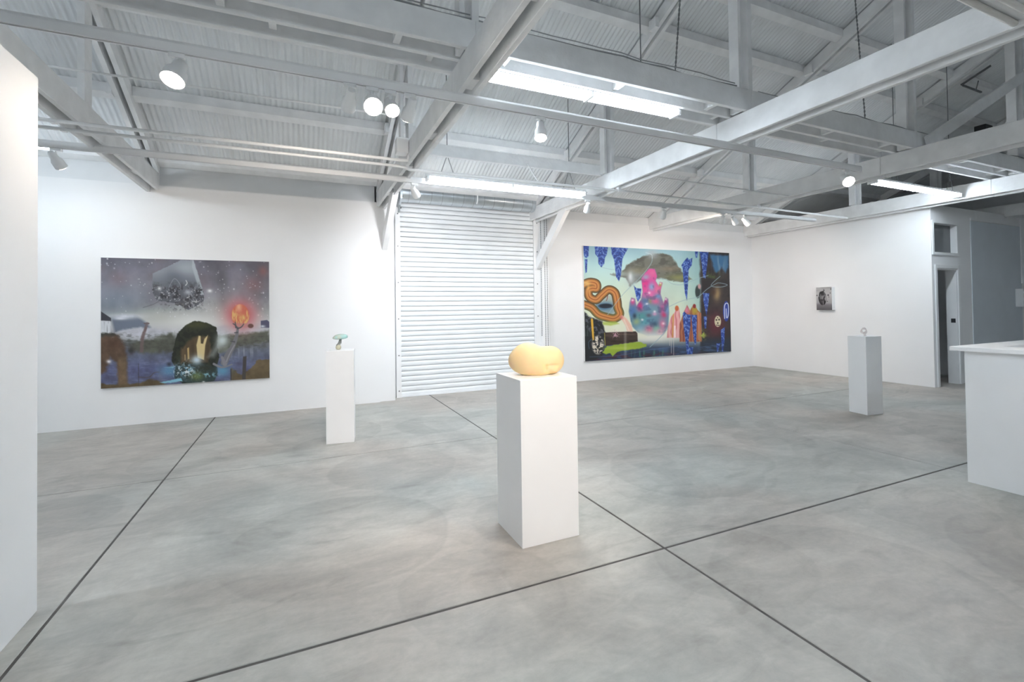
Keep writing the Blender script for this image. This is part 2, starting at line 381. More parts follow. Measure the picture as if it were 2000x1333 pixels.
for k in range(14):
    xx = 1.72 + k*0.2
    obj('barrel_ring', G().tube([(xx, 8.57, 3.64), (xx+0.004, 8.57, 3.64)], 0.1715, 40), M['steel'], dr)
obj('strap', G().tube([(2.98+0.0*i, 8.57-0.178*math.cos(a), 3.64+0.178*math.sin(a)) for i, a in enumerate([-0.75+0.1*j for j in range(17)])], 0.014, 6), M['white'], dr)
for xa, xb in ((1.565, 1.60), (4.34, 4.37)):
    pr = [(8.80, 3.30), (8.64, 3.30), (8.56, 3.42), (8.40, 3.50), (8.385, 3.70), (8.45, 3.82), (8.80, 3.82)]
    obj('end_bracket', G().prism(pr, 'x', xa, xb), M['galv'], rd)
    for (yy, zz) in ((8.45, 3.72), (8.44, 3.55), (8.62, 3.38)):
        obj('bracket_bolt', G().tube([((xa if xa > 3 else xb), yy, zz), ((xa-0.02 if xa > 3 else xb+0.02), yy, zz)], 0.016, 8), M['steel'], rd)
for k, xx in enumerate((4.47, 4.52, 4.385)):
    ch = G()
    zt, zb = 3.55, (0.75 if k < 2 else 1.0)
    n = int((zt-zb)/0.045)
    for i in range(n):
        zc = zb + i*0.045
        ch.add([(xx-0.009, 8.60, zc), (xx, 8.593, zc), (xx+0.009, 8.60, zc), (xx, 8.607, zc), (xx-0.006, 8.60, zc+0.036), (xx, 8.596, zc+0.036), (xx+0.006, 8.60, zc+0.036), (xx, 8.604, zc+0.036)],
               [(0,1,5,4),(1,2,6,5),(2,3,7,6),(3,0,4,7),(0,3,2,1),(4,5,6,7)])
    ch.tube([(xx, 8.60, zb), (xx, 8.60, zt)], 0.0035, 5)
    obj('hoist_chain', ch, M['steel'], rd)

# ================================================================== PLINTHS AND SCULPTURES
def plinth(cx, cy, size, h, ang, label):
    g = G(); a = math.radians(ang); hs = size/2
    pts = [(-hs, -hs), (hs, -hs), (hs, hs), (-hs, hs)]
    p2 = [(cx + u*math.cos(a) - v*math.sin(a), cy + u*math.sin(a) + v*math.cos(a)) for u, v in pts]
    g.prism(p2, 'z', 0.0, h)
    return obj('plinth', g, M['plinth'], bevel=0.0025, label=label, cat='plinth', group='white plinths')
plinth(1.497, 3.052, 0.425, 1.085, 0.0, 'white plinth in the middle of the floor carrying the yellow blob')
plinth(0.425, 6.19, 0.31, 1.085, -8.0, 'slim white plinth under the small turquoise mushroom form, by the left painting')
plinth(7.31, 4.20, 0.28, 1.095, -10.0, 'white plinth at the right carrying a tiny clear glass piece')
obj('cap_board', G().box(0.30, 0.56, 6.07, 6.31, 1.0855, 1.0885), M['upper'], label='thin pale board on top of the slim left plinth', cat='board')

# yellow blob: two swollen lobes with folded fingers on the right one
def sdf_blob(p):
    def sph(c, r, sc=(1, 1, 1)):
        q = np.sqrt((((p-np.array(c))/np.array(sc))**2).sum(-1)); return (q-r)*min(sc)
    def smin(a, b, k):
        h = np.clip(0.5+0.5*(b-a)/k, 0, 1); return b*(1-h)+a*h-k*h*(1-h)
    d = sph((-0.068, 0, 0.112), 0.119, (1.0, 1.05, 0.95))
    d = smin(d, sph((0.092, -0.005, 0.098), 0.101, (1.0, 1.05, 0.98)), 0.062)
    d = smin(d, sph((0.0, -0.045, 0.07), 0.07), 0.05)
    d = smin(d, sph((-0.15, 0.0, 0.10), 0.045), 0.06)
    # folds at the lower front of the right lobe
    for (c, r, s) in (((0.055, -0.095, 0.062), 0.016, (2.3, 1, 0.8)), ((0.085, -0.092, 0.043), 0.015, (1.7, 1, 1.1)), ((0.02, -0.098, 0.085), 0.013, (1.8, 1, 0.9))):
        d = smin(d, sph(c, r, s), 0.014)
    cut = sph((0.085, -0.112, 0.070), 0.012, (3.0, 1, 0.55)); d = -smin(-d, cut, 0.012)
    cut = sph((0.02, -0.118, 0.050), 0.010, (0.8, 1, 2.2)); d = -smin(-d, cut, 0.012)
    return d
def star_mesh(sdf, center, nlat=72, nlon=144, rmax=0.35):
    th = np.linspace(0, math.pi, nlat+1)[1:-1]; phs = np.linspace(0, 2*math.pi, nlon, endpoint=False)
    T, P = np.meshgrid(th, phs, indexing='ij')
    D = np.stack([np.sin(T)*np.cos(P), np.sin(T)*np.sin(P), np.cos(T)], -1).reshape(-1, 3)
    D = np.vstack([D, [[0, 0, 1], [0, 0, -1]]]); lo = np.zeros(len(D)); hi = np.full(len(D), rmax)
    for _ in range(34):
        mid = (lo+hi)/2; s = sdf(np.array(center)+D*mid[:, None]); ins = s < 0
        lo = np.where(ins, mid, lo); hi = np.where(ins, hi, mid)
    V = np.array(center)+D*lo[:, None]; F = []
    nl = nlat-1
    for i in range(nl-1):
        for k in range(nlon):
            k2 = (k+1) % nlon; F.append((i*nlon+k, (i+1)*nlon+k, (i+1)*nlon+k2, i*nlon+k2))
    tp, bt = nl*nlon, nl*nlon+1
    for k in range(nlon):
        k2 = (k+1) % nlon; F.append((tp, k, k2)); F.append((bt, (nl-1)*nlon+k2, (nl-1)*nlon+k))
    return V, F
V, F = star_mesh(sdf_blob, (0.01, -0.01, 0.105))
V[:, 2] = np.maximum(V[:, 2], 0.004)
ca, sa = math.cos(-0.10), math.sin(-0.10)
Vw = np.stack([1.515 + V[:, 0]*1.02*ca - V[:, 1]*sa, 3.055 + V[:, 0]*sa + V[:, 1]*ca, 1.0815 + V[:, 2]*1.02], -1)
mb, t_, p_ = nt('yellow_wax')
p_.inputs['Base Color'].default_value = (*srgb(251, 219, 170), 1); p_.inputs['Roughness'].default_value = 0.5
p_.inputs['Subsurface Weight'].default_value = 0.6; p_.inputs['Subsurface Radius'].default_value = (1.0, 0.6, 0.25); p_.inputs['Subsurface Scale'].default_value = 0.05
gb = G(); gb.v = [tuple(v) for v in Vw]; gb.f = F
obj('blob_sculpture', gb, mb, smooth='all', label='pale yellow swollen two-lobed sculpture with folded fingers on the middle plinth', cat='sculpture')

# mushroom form
ms = empty('mushroom_sculpture', (0.41, 6.16, 1.0885), label='small turquoise glass mushroom form on a grey and cream stem', cat='sculpture')
def glassy(name, col, tr=0.5, rough=0.15):
    m, t, p = nt(name); p.inputs['Base Color'].default_value = (*col, 1); p.inputs['Roughness'].default_value = rough
    p.inputs['Transmission Weight'].default_value = tr; p.inputs['IOR'].default_value = 1.35; return m
def lump(c, r, seed, amp=0.12, nlat=24, nlon=36, tilt=0.0):
    rs = np.random.RandomState(seed); dirs = rs.normal(size=(9, 3)); dirs /= np.linalg.norm(dirs, axis=1)[:, None]; am = rs.uniform(-amp, amp, 9)
    def sd(p):
        q = p/np.array(r); n = np.linalg.norm(q, axis=1)+1e-9; u = q/n[:, None]
        return n - (1 + (np.exp(-((1-(u@dirs.T))*5))*am).sum(1))
    V, F = star_mesh(sd, (0, 0, 0), nlat, nlon, max(r)*2)
    ca, sa = math.cos(tilt), math.sin(tilt)
    V = np.stack([V[:, 0]*ca+V[:, 2]*sa, V[:, 1], -V[:, 0]*sa+V[:, 2]*ca], -1)
    g = G(); g.v = [tuple(v+np.array(c)) for v in V]; g.f = F; return g
cx, cy, cz = 0.41, 6.16, 1.0885
obj('foot', lump((cx-0.014, cy, cz+0.030), (0.030, 0.028, 0.036), 3), paint('cream_glaze', srgb(205, 200, 175), 0.3, 0.15, 40), ms, smooth='all')
obj('stem', G().tube([(cx-0.025, cy, cz+0.045), (cx-0.010, cy, cz+0.065), (cx+0.004, cy-0.003, cz+0.085), (cx+0.008, cy, cz+0.108), (cx+0.012, cy, cz+0.128)], [0.020, 0.017, 0.020, 0.016, 0.014], 14), paint('grey_glaze', srgb(150, 150, 146), 0.35, 0.3, 60), ms, smooth='all')
cap = lump((cx+0.012, cy, cz+0.148), (0.086, 0.07, 0.044), 5, 0.10, tilt=-0.12)
cap.v = [(v[0], v[1], v[2] if v[2] > cz+0.142 else cz+0.142-(cz+0.142-v[2])*0.45) for v in cap.v]
mcap, t_, p_ = nt('turquoise_glass')
g_ = N(t_, 'ShaderNodeTexCoord'); r_ = N(t_, 'ShaderNodeValToRGB'); n_ = N(t_, 'ShaderNodeTexNoise'); n_.inputs['Scale'].default_value = 14
t_.links.new(g_.outputs['Object'], n_.inputs['Vector']); t_.links.new(n_.outputs['Fac'], r_.inputs[0])
r_.color_ramp.elements[0].position = 0.35; r_.color_ramp.elements[1].position = 0.65
r_.color_ramp.elements[0].color = (*srgb(214, 222, 206), 1); r_.color_ramp.elements[1].color = (*srgb(176, 226, 224), 1)
t_.links.new(r_.outputs[0], p_.inputs['Base Color']); p_.inputs['Roughness'].default_value = 0.18; p_.inputs['Transmission Weight'].default_value = 0.12
obj('cap', cap, mcap, ms, smooth='all')
# little glass piece
gs = empty('glass_sculpture', (7.31, 4.20, 1.095), label='tiny clear pinkish glass piece on the right plinth', cat='sculpture')
gm = glassy('clear_glass', srgb(255, 246, 244), 0.15, 0.15)
loop = [(7.31+0.036*math.cos(a)*0.9-0.004, 4.20-0.036*math.cos(a)*0.42, 1.095+0.072+0.036*math.sin(a)) for a in np.linspace(-1.1, 2*math.pi-1.3, 22)]
obj('loop', G().tube(loop, [0.011+0.004*math.sin(i*0.9) for i in range(22)], 10), gm, gs, smooth='all')
obj('stem', G().tube([(7.322, 4.195, 1.0965), (7.32, 4.196, 1.112), (7.312, 4.198, 1.13), (7.30, 4.20, 1.15)], [0.017, 0.012, 0.012, 0.009], 10), gm, gs, smooth='all')

# ================================================================== RECEPTION COUNTER
ct = empty('reception_counter', (6.2, 1.2, 0), label='white reception counter with overhanging top at the right edge', cat='counter')
cb = G(); cb.box(5.23, 5.33, -0.9, 2.19, 0, 1.128); cb.box(5.33, 7.6, 2.09, 2.19, 0, 1.128)
obj('body', cb, M['plinth'], ct)
tp = G(); zt0, zt1 = 1.13, 1.168
tp.prism([(5.19, -0.94), (5.50, -0.94), (5.50, 2.04), (7.64, 2.04), (7.64, 2.28), (5.19, 2.28)], 'z', zt0, zt1)
obj('counter_top', tp, M['plinth'], ct, bevel=0.006)
obj('desk_shelf', G().box(5.33, 7.6, 1.45, 2.09, 0.70, 0.73), M['upper'], ct)

# ================================================================== PAINTINGS
class Canvas:
    """a little painter: works on sample points laid over the canvas, in its own drawing units"""
    def __init__(s, quad, nu, nv):
        s.nu, s.nv = nu, nv
        src = [(0, 0), (1, 0), (1, 1), (0, 1)]; A = []; b = []
        for (u, v), (x, y) in zip(src, quad):
            A += [[u, v, 1, 0, 0, 0, -u*x, -v*x], [0, 0, 0, u, v, 1, -u*y, -v*y]]; b += [x, y]
        h = np.append(np.linalg.solve(np.array(A, float), np.array(b, float)), 1).reshape(3, 3)
        U, Vv = np.meshgrid(np.linspace(0, 1, nu), np.linspace(0, 1, nv))
        P = np.stack([U, Vv, np.ones_like(U)], -1) @ h.T
        s.X = P[..., 0]/P[..., 2]; s.Y = P[..., 1]/P[..., 2]; s.c = np.zeros((nv, nu, 3)); s.rs = np.random.RandomState(11)
    def put(s, m, col):
        m = np.clip(m, 0, 1)[..., None]; s.c = s.c*(1-m) + np.asarray(col, float)*m
    def mul(s, m, k): s.c = s.c*(1 + np.clip(m, -1, 1)[..., None]*k)
    def vgrad(s, stops):
        ys = [a for a, _ in stops]; cs = np.array([c for _, c in stops], float)
        s.c = np.stack([np.interp(s.Y, ys, cs[:, k]) for k in range(3)], -1)
    def ell(s, cx, cy, rx, ry, soft=0.1, rot=0.0):
        dx, dy = s.X-cx, s.Y-cy; c, n = math.cos(rot), math.sin(rot)
        d = np.sqrt(((dx*c+dy*n)/rx)**2 + ((-dx*n+dy*c)/ry)**2); return np.clip((1+soft-d)/(2*soft), 0, 1)
    def glow(s, cx, cy, rx, ry, p=1.0):
        return np.exp(-(((s.X-cx)/rx)**2 + ((s.Y-cy)/ry)**2)*p)
    def seg(s, pts):
        d = np.full(s.X.shape, 1e9); tt = np.zeros(s.X.shape); n = len(pts)-1
        for i in range(n):
            (ax, ay), (bx, by) = pts[i], pts[i+1]; ex, ey = bx-ax, by-ay
            t = np.clip(((s.X-ax)*ex+(s.Y-ay)*ey)/(ex*ex+ey*ey+1e-9), 0, 1)
            q = np.hypot(s.X-ax-t*ex, s.Y-ay-t*ey); tt = np.where(q < d, (i+t)/n, tt); d = np.minimum(d, q)
        return d, tt
    def stroke(s, pts, w0, w1=None, soft=2.5, sm=True):
        if sm: pts = spline(pts)
        d, t = s.seg(pts); w = (w0 + (w1-w0)*t if w1 is not None else w0)/2; return np.clip((w+soft-d)/(2*soft), 0, 1)
    def poly(s, pts, soft=3.0, rough=0.0, rsc=30.0, sm=False):
        if sm: pts = spline(pts + [pts[0]])[:-1]
        X, Y = s.X, s.Y
        if rough:
            X = X + (s.fbm(rsc, 3)-0.5)*rough; Y = Y + (s.fbm(rsc, 3)-0.5)*rough
        ins = np.zeros(X.shape, bool); n = len(pts); d = np.full(X.shape, 1e9)
        for i in range(n):
            (ax, ay), (bx, by) = pts[i], pts[(i+1) % n]
            if ay != by:
                cnd = (ay > Y) != (by > Y); ins ^= cnd & (X < (bx-ax)*(Y-ay)/(by-ay)+ax)
            ex, ey = bx-ax, by-ay; t = np.clip(((X-ax)*ex+(Y-ay)*ey)/(ex*ex+ey*ey+1e-9), 0, 1)
            d = np.minimum(d, np.hypot(X-ax-t*ex, Y-ay-t*ey))
        return np.clip(0.5 + np.where(ins, d, -d)/(2*soft), 0, 1)
    def noise(s, sx, sy=None):
        sy = sy or sx; gx, gy = s.X/sx, s.Y/sy; x0 = np.floor(gx).astype(int); y0 = np.floor(gy).astype(int)
        fx, fy = gx-x0, gy-y0; fx = fx*fx*(3-2*fx); fy = fy*fy*(3-2*fy); x0 -= x0.min(); y0 -= y0.min()
        R = s.rs.rand(y0.max()+2, x0.max()+2)
        return (R[y0, x0]*(1-fx)+R[y0, x0+1]*fx)*(1-fy) + (R[y0+1, x0]*(1-fx)+R[y0+1, x0+1]*fx)*fy
    def fbm(s, sx, octv=4, sy=None):
        sy = sy or sx; a, tot, out = 1.0, 0.0, 0.0
        for k in range(octv):
            out = out + a*s.noise(sx/2**k, sy/2**k); tot += a; a *= 0.55
        return out/tot
def spline(p, n=8):
    p = [np.array(q, float) for q in p]; out = []
    for i in range(len(p)-1):
        a, b, c, d = p[max(i-1, 0)], p[i], p[i+1], p[min(i+2, len(p)-1)]
        for k in range(n):
            t = k/n; out.append(tuple(0.5*((2*b)+(-a+c)*t+(2*a-5*b+4*c-d)*t*t+(-a+3*b-3*c+d)*t**3)))
    out.append(tuple(p[-1])); return out
def step(a, lo, hi): return np.clip((a-lo)/(hi-lo), 0, 1)

def art_night():
    k = Canvas([(88, 65), (1600, 90), (1592, 1150), (66, 1245)], 440, 380); X, Y = k.X, k.Y
    k.vgrad([(60, (98, 98, 116)), (250, (112, 108, 122)), (420, (132, 132, 144)), (540, (165, 170, 170)), (640, (200, 200, 200)), (730, (178, 178, 188)), (800, (120, 122, 120)), (880, (98, 104, 120)), (960, (88, 96, 126)), (1060, (86, 92, 140)), (1240, (82, 86, 122))])
    f = k.fbm(260, 5); k.mul((f-0.5)*2*step(Y, 640, 500), 0.40)
    k.put(step(k.fbm(300, 4), 0.5, 0.75)*step(Y, 560, 300)*0.55, (112, 92, 100))
    k.put(k.glow(220, 450, 300, 160)*0.55, (128, 146, 172)); k.put(k.glow(560, 320, 260, 120)*0.35, (130, 130, 142))
    k.put(k.stroke([(1110, 70), (1160, 250), (1180, 480)], 120, 90, 60)*0.5, (76, 74, 80))
    k.put(k.stroke([(740, 90), (760, 200)], 200, 160, 80)*0.3, (90, 90, 100))
    k.put(k.glow(1460, 300, 90, 80)*0.5, (150, 84, 84)); k.put(k.glow(1545, 175, 45, 50)*0.6, (165, 85, 75)); k.put(k.glow(240, 260, 90, 80)*0.3, (140, 95, 100))
    k.put(k.glow(900, 640, 330, 80)*0.9, (228, 228, 224)); k.put(k.glow(560, 600, 220, 70)*0.6, (180, 184, 172)); k.put(k.glow(1120, 520, 170, 130)*0.4, (185, 180, 172))
    rs = np.random.RandomState(4)
    for _ in range(150):
        x, y = rs.uniform(80, 1595), rs.uniform(75, 620); r = rs.choice([3, 4, 5, 7], p=[.4, .35, .18, .07]); k.put(k.glow(x, y, r, r)*rs.uniform(.5, 1), (232, 232, 238))
    # far hills and snow
    k.put(k.poly([(165, 600), (260, 585), (400, 590), (470, 640), (520, 690), (430, 740), (200, 740)], 14), (104, 116, 138))
    k.put(k.glow(300, 592, 140, 22)*(0.6+0.5*k.fbm(40)), (220, 224, 232)); k.put(k.glow(250, 610, 60, 14), (215, 220, 230))
    k.put(k.poly([(180, 745), (300, 705), (430, 688), (560, 705), (720, 735), (700, 790), (480, 810), (270, 800)], 10, 20), (186, 188, 200))
    k.put(k.poly([(1110, 690), (1190, 668), (1330, 690), (1592, 700), (1592, 730), (1300, 770), (1110, 760)], 10), (190, 192, 200))
    k.put(k.poly([(330, 840), (600, 770), (720, 738), (760, 900), (560, 925), (330, 905)], 18, 40), (88, 90, 76))
    k.put(k.poly([(1120, 770), (1300, 750), (1592, 715), (1592, 815), (1330, 860), (1120, 930)], 14, 30), (98, 102, 86))
    k.put(step(k.fbm(36, 4, 14), .5, .7)*step(Y, 720, 770)*step(Y, 900, 860)*0.5, (70, 72, 62))
    k.put(k.glow(420, 790, 220, 14)*0.5, (170, 175, 180))
    # water streaks and drips
    k.put(step(k.fbm(80, 3, 16), .55, .75)*step(Y, 930, 980)*0.4, (120, 128, 170)); k.put(step(k.noise(16, 300), .6, .9)*step(Y, 840, 900)*step(Y, 1000, 920)*step(X, 1150, 1250)*0.5, (150, 158, 172))
    k.put(step(k.fbm(120, 3), .52, .7)*step(Y, 940, 1020)*0.35, (104, 100, 110))
    # house at the left
    k.put(k.poly([(60, 540), (80, 548), (168, 608), (168, 636), (60, 632)], 3), (58, 58, 68))
    k.put(k.poly([(60, 632), (160, 634), (160, 730), (120, 752), (60, 745)], 4, 10), (212, 216, 222)); k.put(step(k.noise(12, 120), .6, .8)*k.poly([(60, 640), (160, 640), (160, 750), (60, 750)])*0.5, (90, 95, 100))
    k.put(k.poly([(60, 745), (190, 740), (240, 775), (70, 790)], 8, 30), (60, 62, 55))
    # rust coloured mass and the brown shore
    k.put(k.poly([(60, 775), (225, 765), (275, 830), (305, 930), (300, 1240), (222, 1245), (212, 1010), (150, 955), (112, 1090), (60, 1130)], 14, 30), (100, 72, 50))
    k.put(k.glow(190, 840, 70, 60)*0.6, (95, 58, 40)); k.put(k.poly([(225, 960), (300, 960), (298, 1245), (225, 1245)], 14)*0.7, (126, 98, 62)); k.put(k.glow(345, 905, 24, 34)*.9, (52, 46, 50))
    k.put(k.glow(142, 1000, 22, 16), (235, 230, 235))
    k.put(k.poly([(60, 1260), (60, 1195), (230, 1215), (420, 1195), (500, 1150), (560, 1170), (650, 1205), (560, 1240)], 6, 24), (104, 82, 48))
    k.put(k.poly([(1600, 975), (1480, 988), (1425, 1050), (1380, 1090), (1330, 1120), (1240, 1060), (1230, 1180), (1600, 1170)], 6, 36), (108, 88, 54))
    k.put(k.stroke([(400, 1140), (500, 1140), (545, 1100), (590, 1095)], 6)*.8, (90, 72, 58)); k.put(k.stroke([(405, 1020), (405, 1230)], 8)*.6, (60, 56, 62))
    k.mul((k.fbm(60, 5)-.5)*2*step(Y, 680, 780), .25)
    # the floating block of ice
    blk = k.poly([(545, 205), (800, 84), (918, 84), (1008, 385), (1000, 450), (930, 500), (860, 530), (770, 480), (690, 462), (580, 448), (542, 380)], 3, 10, 20)
    k.put(blk, (140, 150, 164)); k.put(blk*step(Y, 190, 360), (92, 94, 104)); k.put(blk*k.glow(740, 250, 90, 110)*.8, (96, 102, 116)); k.put(blk*k.glow(850, 150, 120, 50)*.7, (168, 178, 188))
    k.put(blk*k.poly([(905, 84), (918, 84), (1008, 385), (975, 400), (900, 140)], 6)*.8, (176, 188, 198))
    k.put(blk*step(k.fbm(26, 4), .48, .62)*step(Y, 270, 350), (58, 58, 64)); k.put(blk*step(k.fbm(14, 3), .62, .72)*step(Y, 300, 360)*.8, (190, 190, 196))
    k.put(k.glow(860, 372, 34, 24), (168, 172, 184)); k.put(k.glow(604, 340, 18, 16), (220, 222, 224)); k.put(k.stroke([(690, 330), (740, 250), (790, 300), (795, 340)], 5)*.7, (160, 166, 180)); k.put(k.stroke([(845, 265), (855, 290), (840, 310)], 7), (210, 212, 214))
    k.put(k.stroke([(600, 455), (540, 485), (455, 512)], 4)*.8, (84, 86, 92)); k.put(step(k.fbm(22, 4), .52, .62)*k.glow(800, 490, 190, 42), (92, 90, 92)); k.put(step(k.fbm(12, 3), .6, .7)*k.glow(920, 480, 90, 60), (205, 205, 205))
    k.put(k.glow(1058, 358, 20, 14), (240, 240, 240))
    # burning dome
    k.put(k.glow(1335, 570, 125, 120, 1.0), (222, 66, 74)); k.put(k.glow(1335, 575, 150, 145, 1.3)*.5, (220, 90, 92))
    dome = k.ell(1332, 580, 80, 102, .06)*step(Y, 690, 650); k.put(dome, (232, 96, 66)); k.put(dome*step(k.fbm(16, 3, 50), .45, .6)*step(Y, 500, 560), (240, 178, 92)); k.put(dome*k.glow(1320, 500, 26, 50), (246, 168, 120)); k.put(dome*k.glow(1350, 600, 40, 30)*.6, (240, 200, 90))
    k.put(k.poly([(1265, 650), (1395, 650), (1400, 690), (1270, 690)], 8)*.8, (206, 122, 118)); k.put(k.ell(1425, 675, 26, 20, .2), (120, 72, 60))
    k.put(k.poly([(1518, 628), (1575, 620), (1600, 640), (1600, 692), (1518, 690)], 3), (80, 78, 112)); k.put(k.glow(1535, 678, 22, 10), (215, 220, 230))
    # dark rock with a lit cave
    rock = k.poly([(732, 840), (760, 745), (830, 672), (920, 630), (1020, 645), (1112, 690), (1126, 770), (1118, 860), (1136, 960), (1112, 1040), (1122, 1100), (1085, 1175), (960, 1200), (800, 1200), (725, 1150), (735, 1040), (705, 1000), (712, 930)], 4, 14, 24)
    k.put(rock, (34, 38, 26)); k.put(rock*k.glow(930, 668, 110, 34)*.9, (86, 90, 36)); k.put(rock*step(k.fbm(40, 4), .5, .65)*.5, (58, 62, 40))
    cave = k.poly([(795, 880), (860, 810), (950, 765), (1045, 775), (1060, 900), (1030, 1005), (780, 1010)], 12, 24); k.put(cave, (104, 80, 48)); k.put(cave*step(k.noise(28, 220), .5, .8)*.7, (66, 52, 34))
    k.put(k.poly([(938, 965), (930, 850), (952, 765), (968, 768), (970, 835), (990, 838), (1003, 795), (1036, 758), (1010, 850), (996, 985)], 4), (226, 198, 128)); k.put(k.poly([(846, 880), (862, 870), (864, 975), (850, 980)], 4), (214, 172, 92)); k.put(k.stroke([(825, 940), (825, 985)], 8), (190, 150, 90))
    k.put(k.poly([(1030, 960), (1130, 800), (1200, 790), (1090, 965)], 20)*.5, (176, 182, 182)); k.put(k.glow(1165, 805, 56, 60)*.9, (206, 222, 222))
    # foam and pools
    k.put(k.glow(680, 1085, 85, 46)*.9, (74, 142, 190)); k.put(k.glow(1165, 1085, 66, 46)*.9, (72, 152, 194))
    base = k.poly([(730, 1080), (800, 1030), (960, 1010), (1100, 1060), (1122, 1120), (1080, 1180), (900, 1200), (740, 1170)], 8, 20); k.put(base, (44, 66, 66)); k.put(base*k.glow(930, 1130, 60, 40), (104, 122, 50)); k.put(base*k.glow(1000, 1060, 90, 40)*.8, (44, 44, 26))
    k.put(k.glow(930, 985, 48, 40), (196, 220, 236)); k.put(step(k.fbm(22, 4), .5, .6)*k.glow(830, 1075, 95, 65), (120, 176, 204)); k.put(step(k.fbm(12, 3), .58, .66)*k.glow(820, 1090, 100, 60), (226, 236, 240)); k.put(step(k.fbm(18, 3), .45, .6)*k.glow(1035, 1120, 80, 24), (124, 190, 210))
    k.put(k.poly([(590, 1190), (700, 1165), (790, 1150), (800, 1178), (640, 1196)], 4, 12), (120, 196, 222)); k.put(k.poly([(640, 1055), (725, 1045), (720, 1058)], 4), (110, 186, 214)); k.put(k.glow(680, 1025, 22, 18), (52, 58, 76)); k.put(k.glow(990, 1185, 12, 8), (240, 240, 240))
    # twisted tree and posts
    tr_ = (118, 116, 122)
    k.put(k.stroke([(1085, 1022), (1160, 1052), (1250, 1026)], 22, 12), (126, 124, 130)); k.put(k.stroke([(1180, 1010), (1215, 940), (1255, 870), (1285, 800), (1302, 740), (1306, 690)], 64, 18), tr_); k.put(k.stroke([(1160, 960), (1185, 1020)], 22, 40), (132, 130, 136))
    for q in ([(1306, 700), (1285, 668), (1265, 655)], [(1306, 700), (1340, 685), (1362, 658)], [(1303, 735), (1276, 738)], [(1275, 820), (1240, 815)], [(1290, 690), (1285, 640)]): k.put(k.stroke(q, 14, 8), (84, 82, 88))
    k.put(k.stroke([(1200, 1000), (1230, 930), (1275, 850)], 10)*.6, (165, 162, 168))
    k.put(k.stroke([(490, 655), (468, 720), (445, 790), (436, 900)], 22, 34, 6)*(0.4+k.fbm(18)), (118, 92, 92)); k.put(k.stroke([(465, 655), (505, 655)], 12), (110, 90, 92))
    k.put(k.poly([(1352, 955), (1384, 950), (1372, 1168), (1340, 1168)], 3), (70, 64, 62)); k.put(k.stroke([(1240, 1070), (1240, 1180)], 10), (66, 60, 60))
    return k
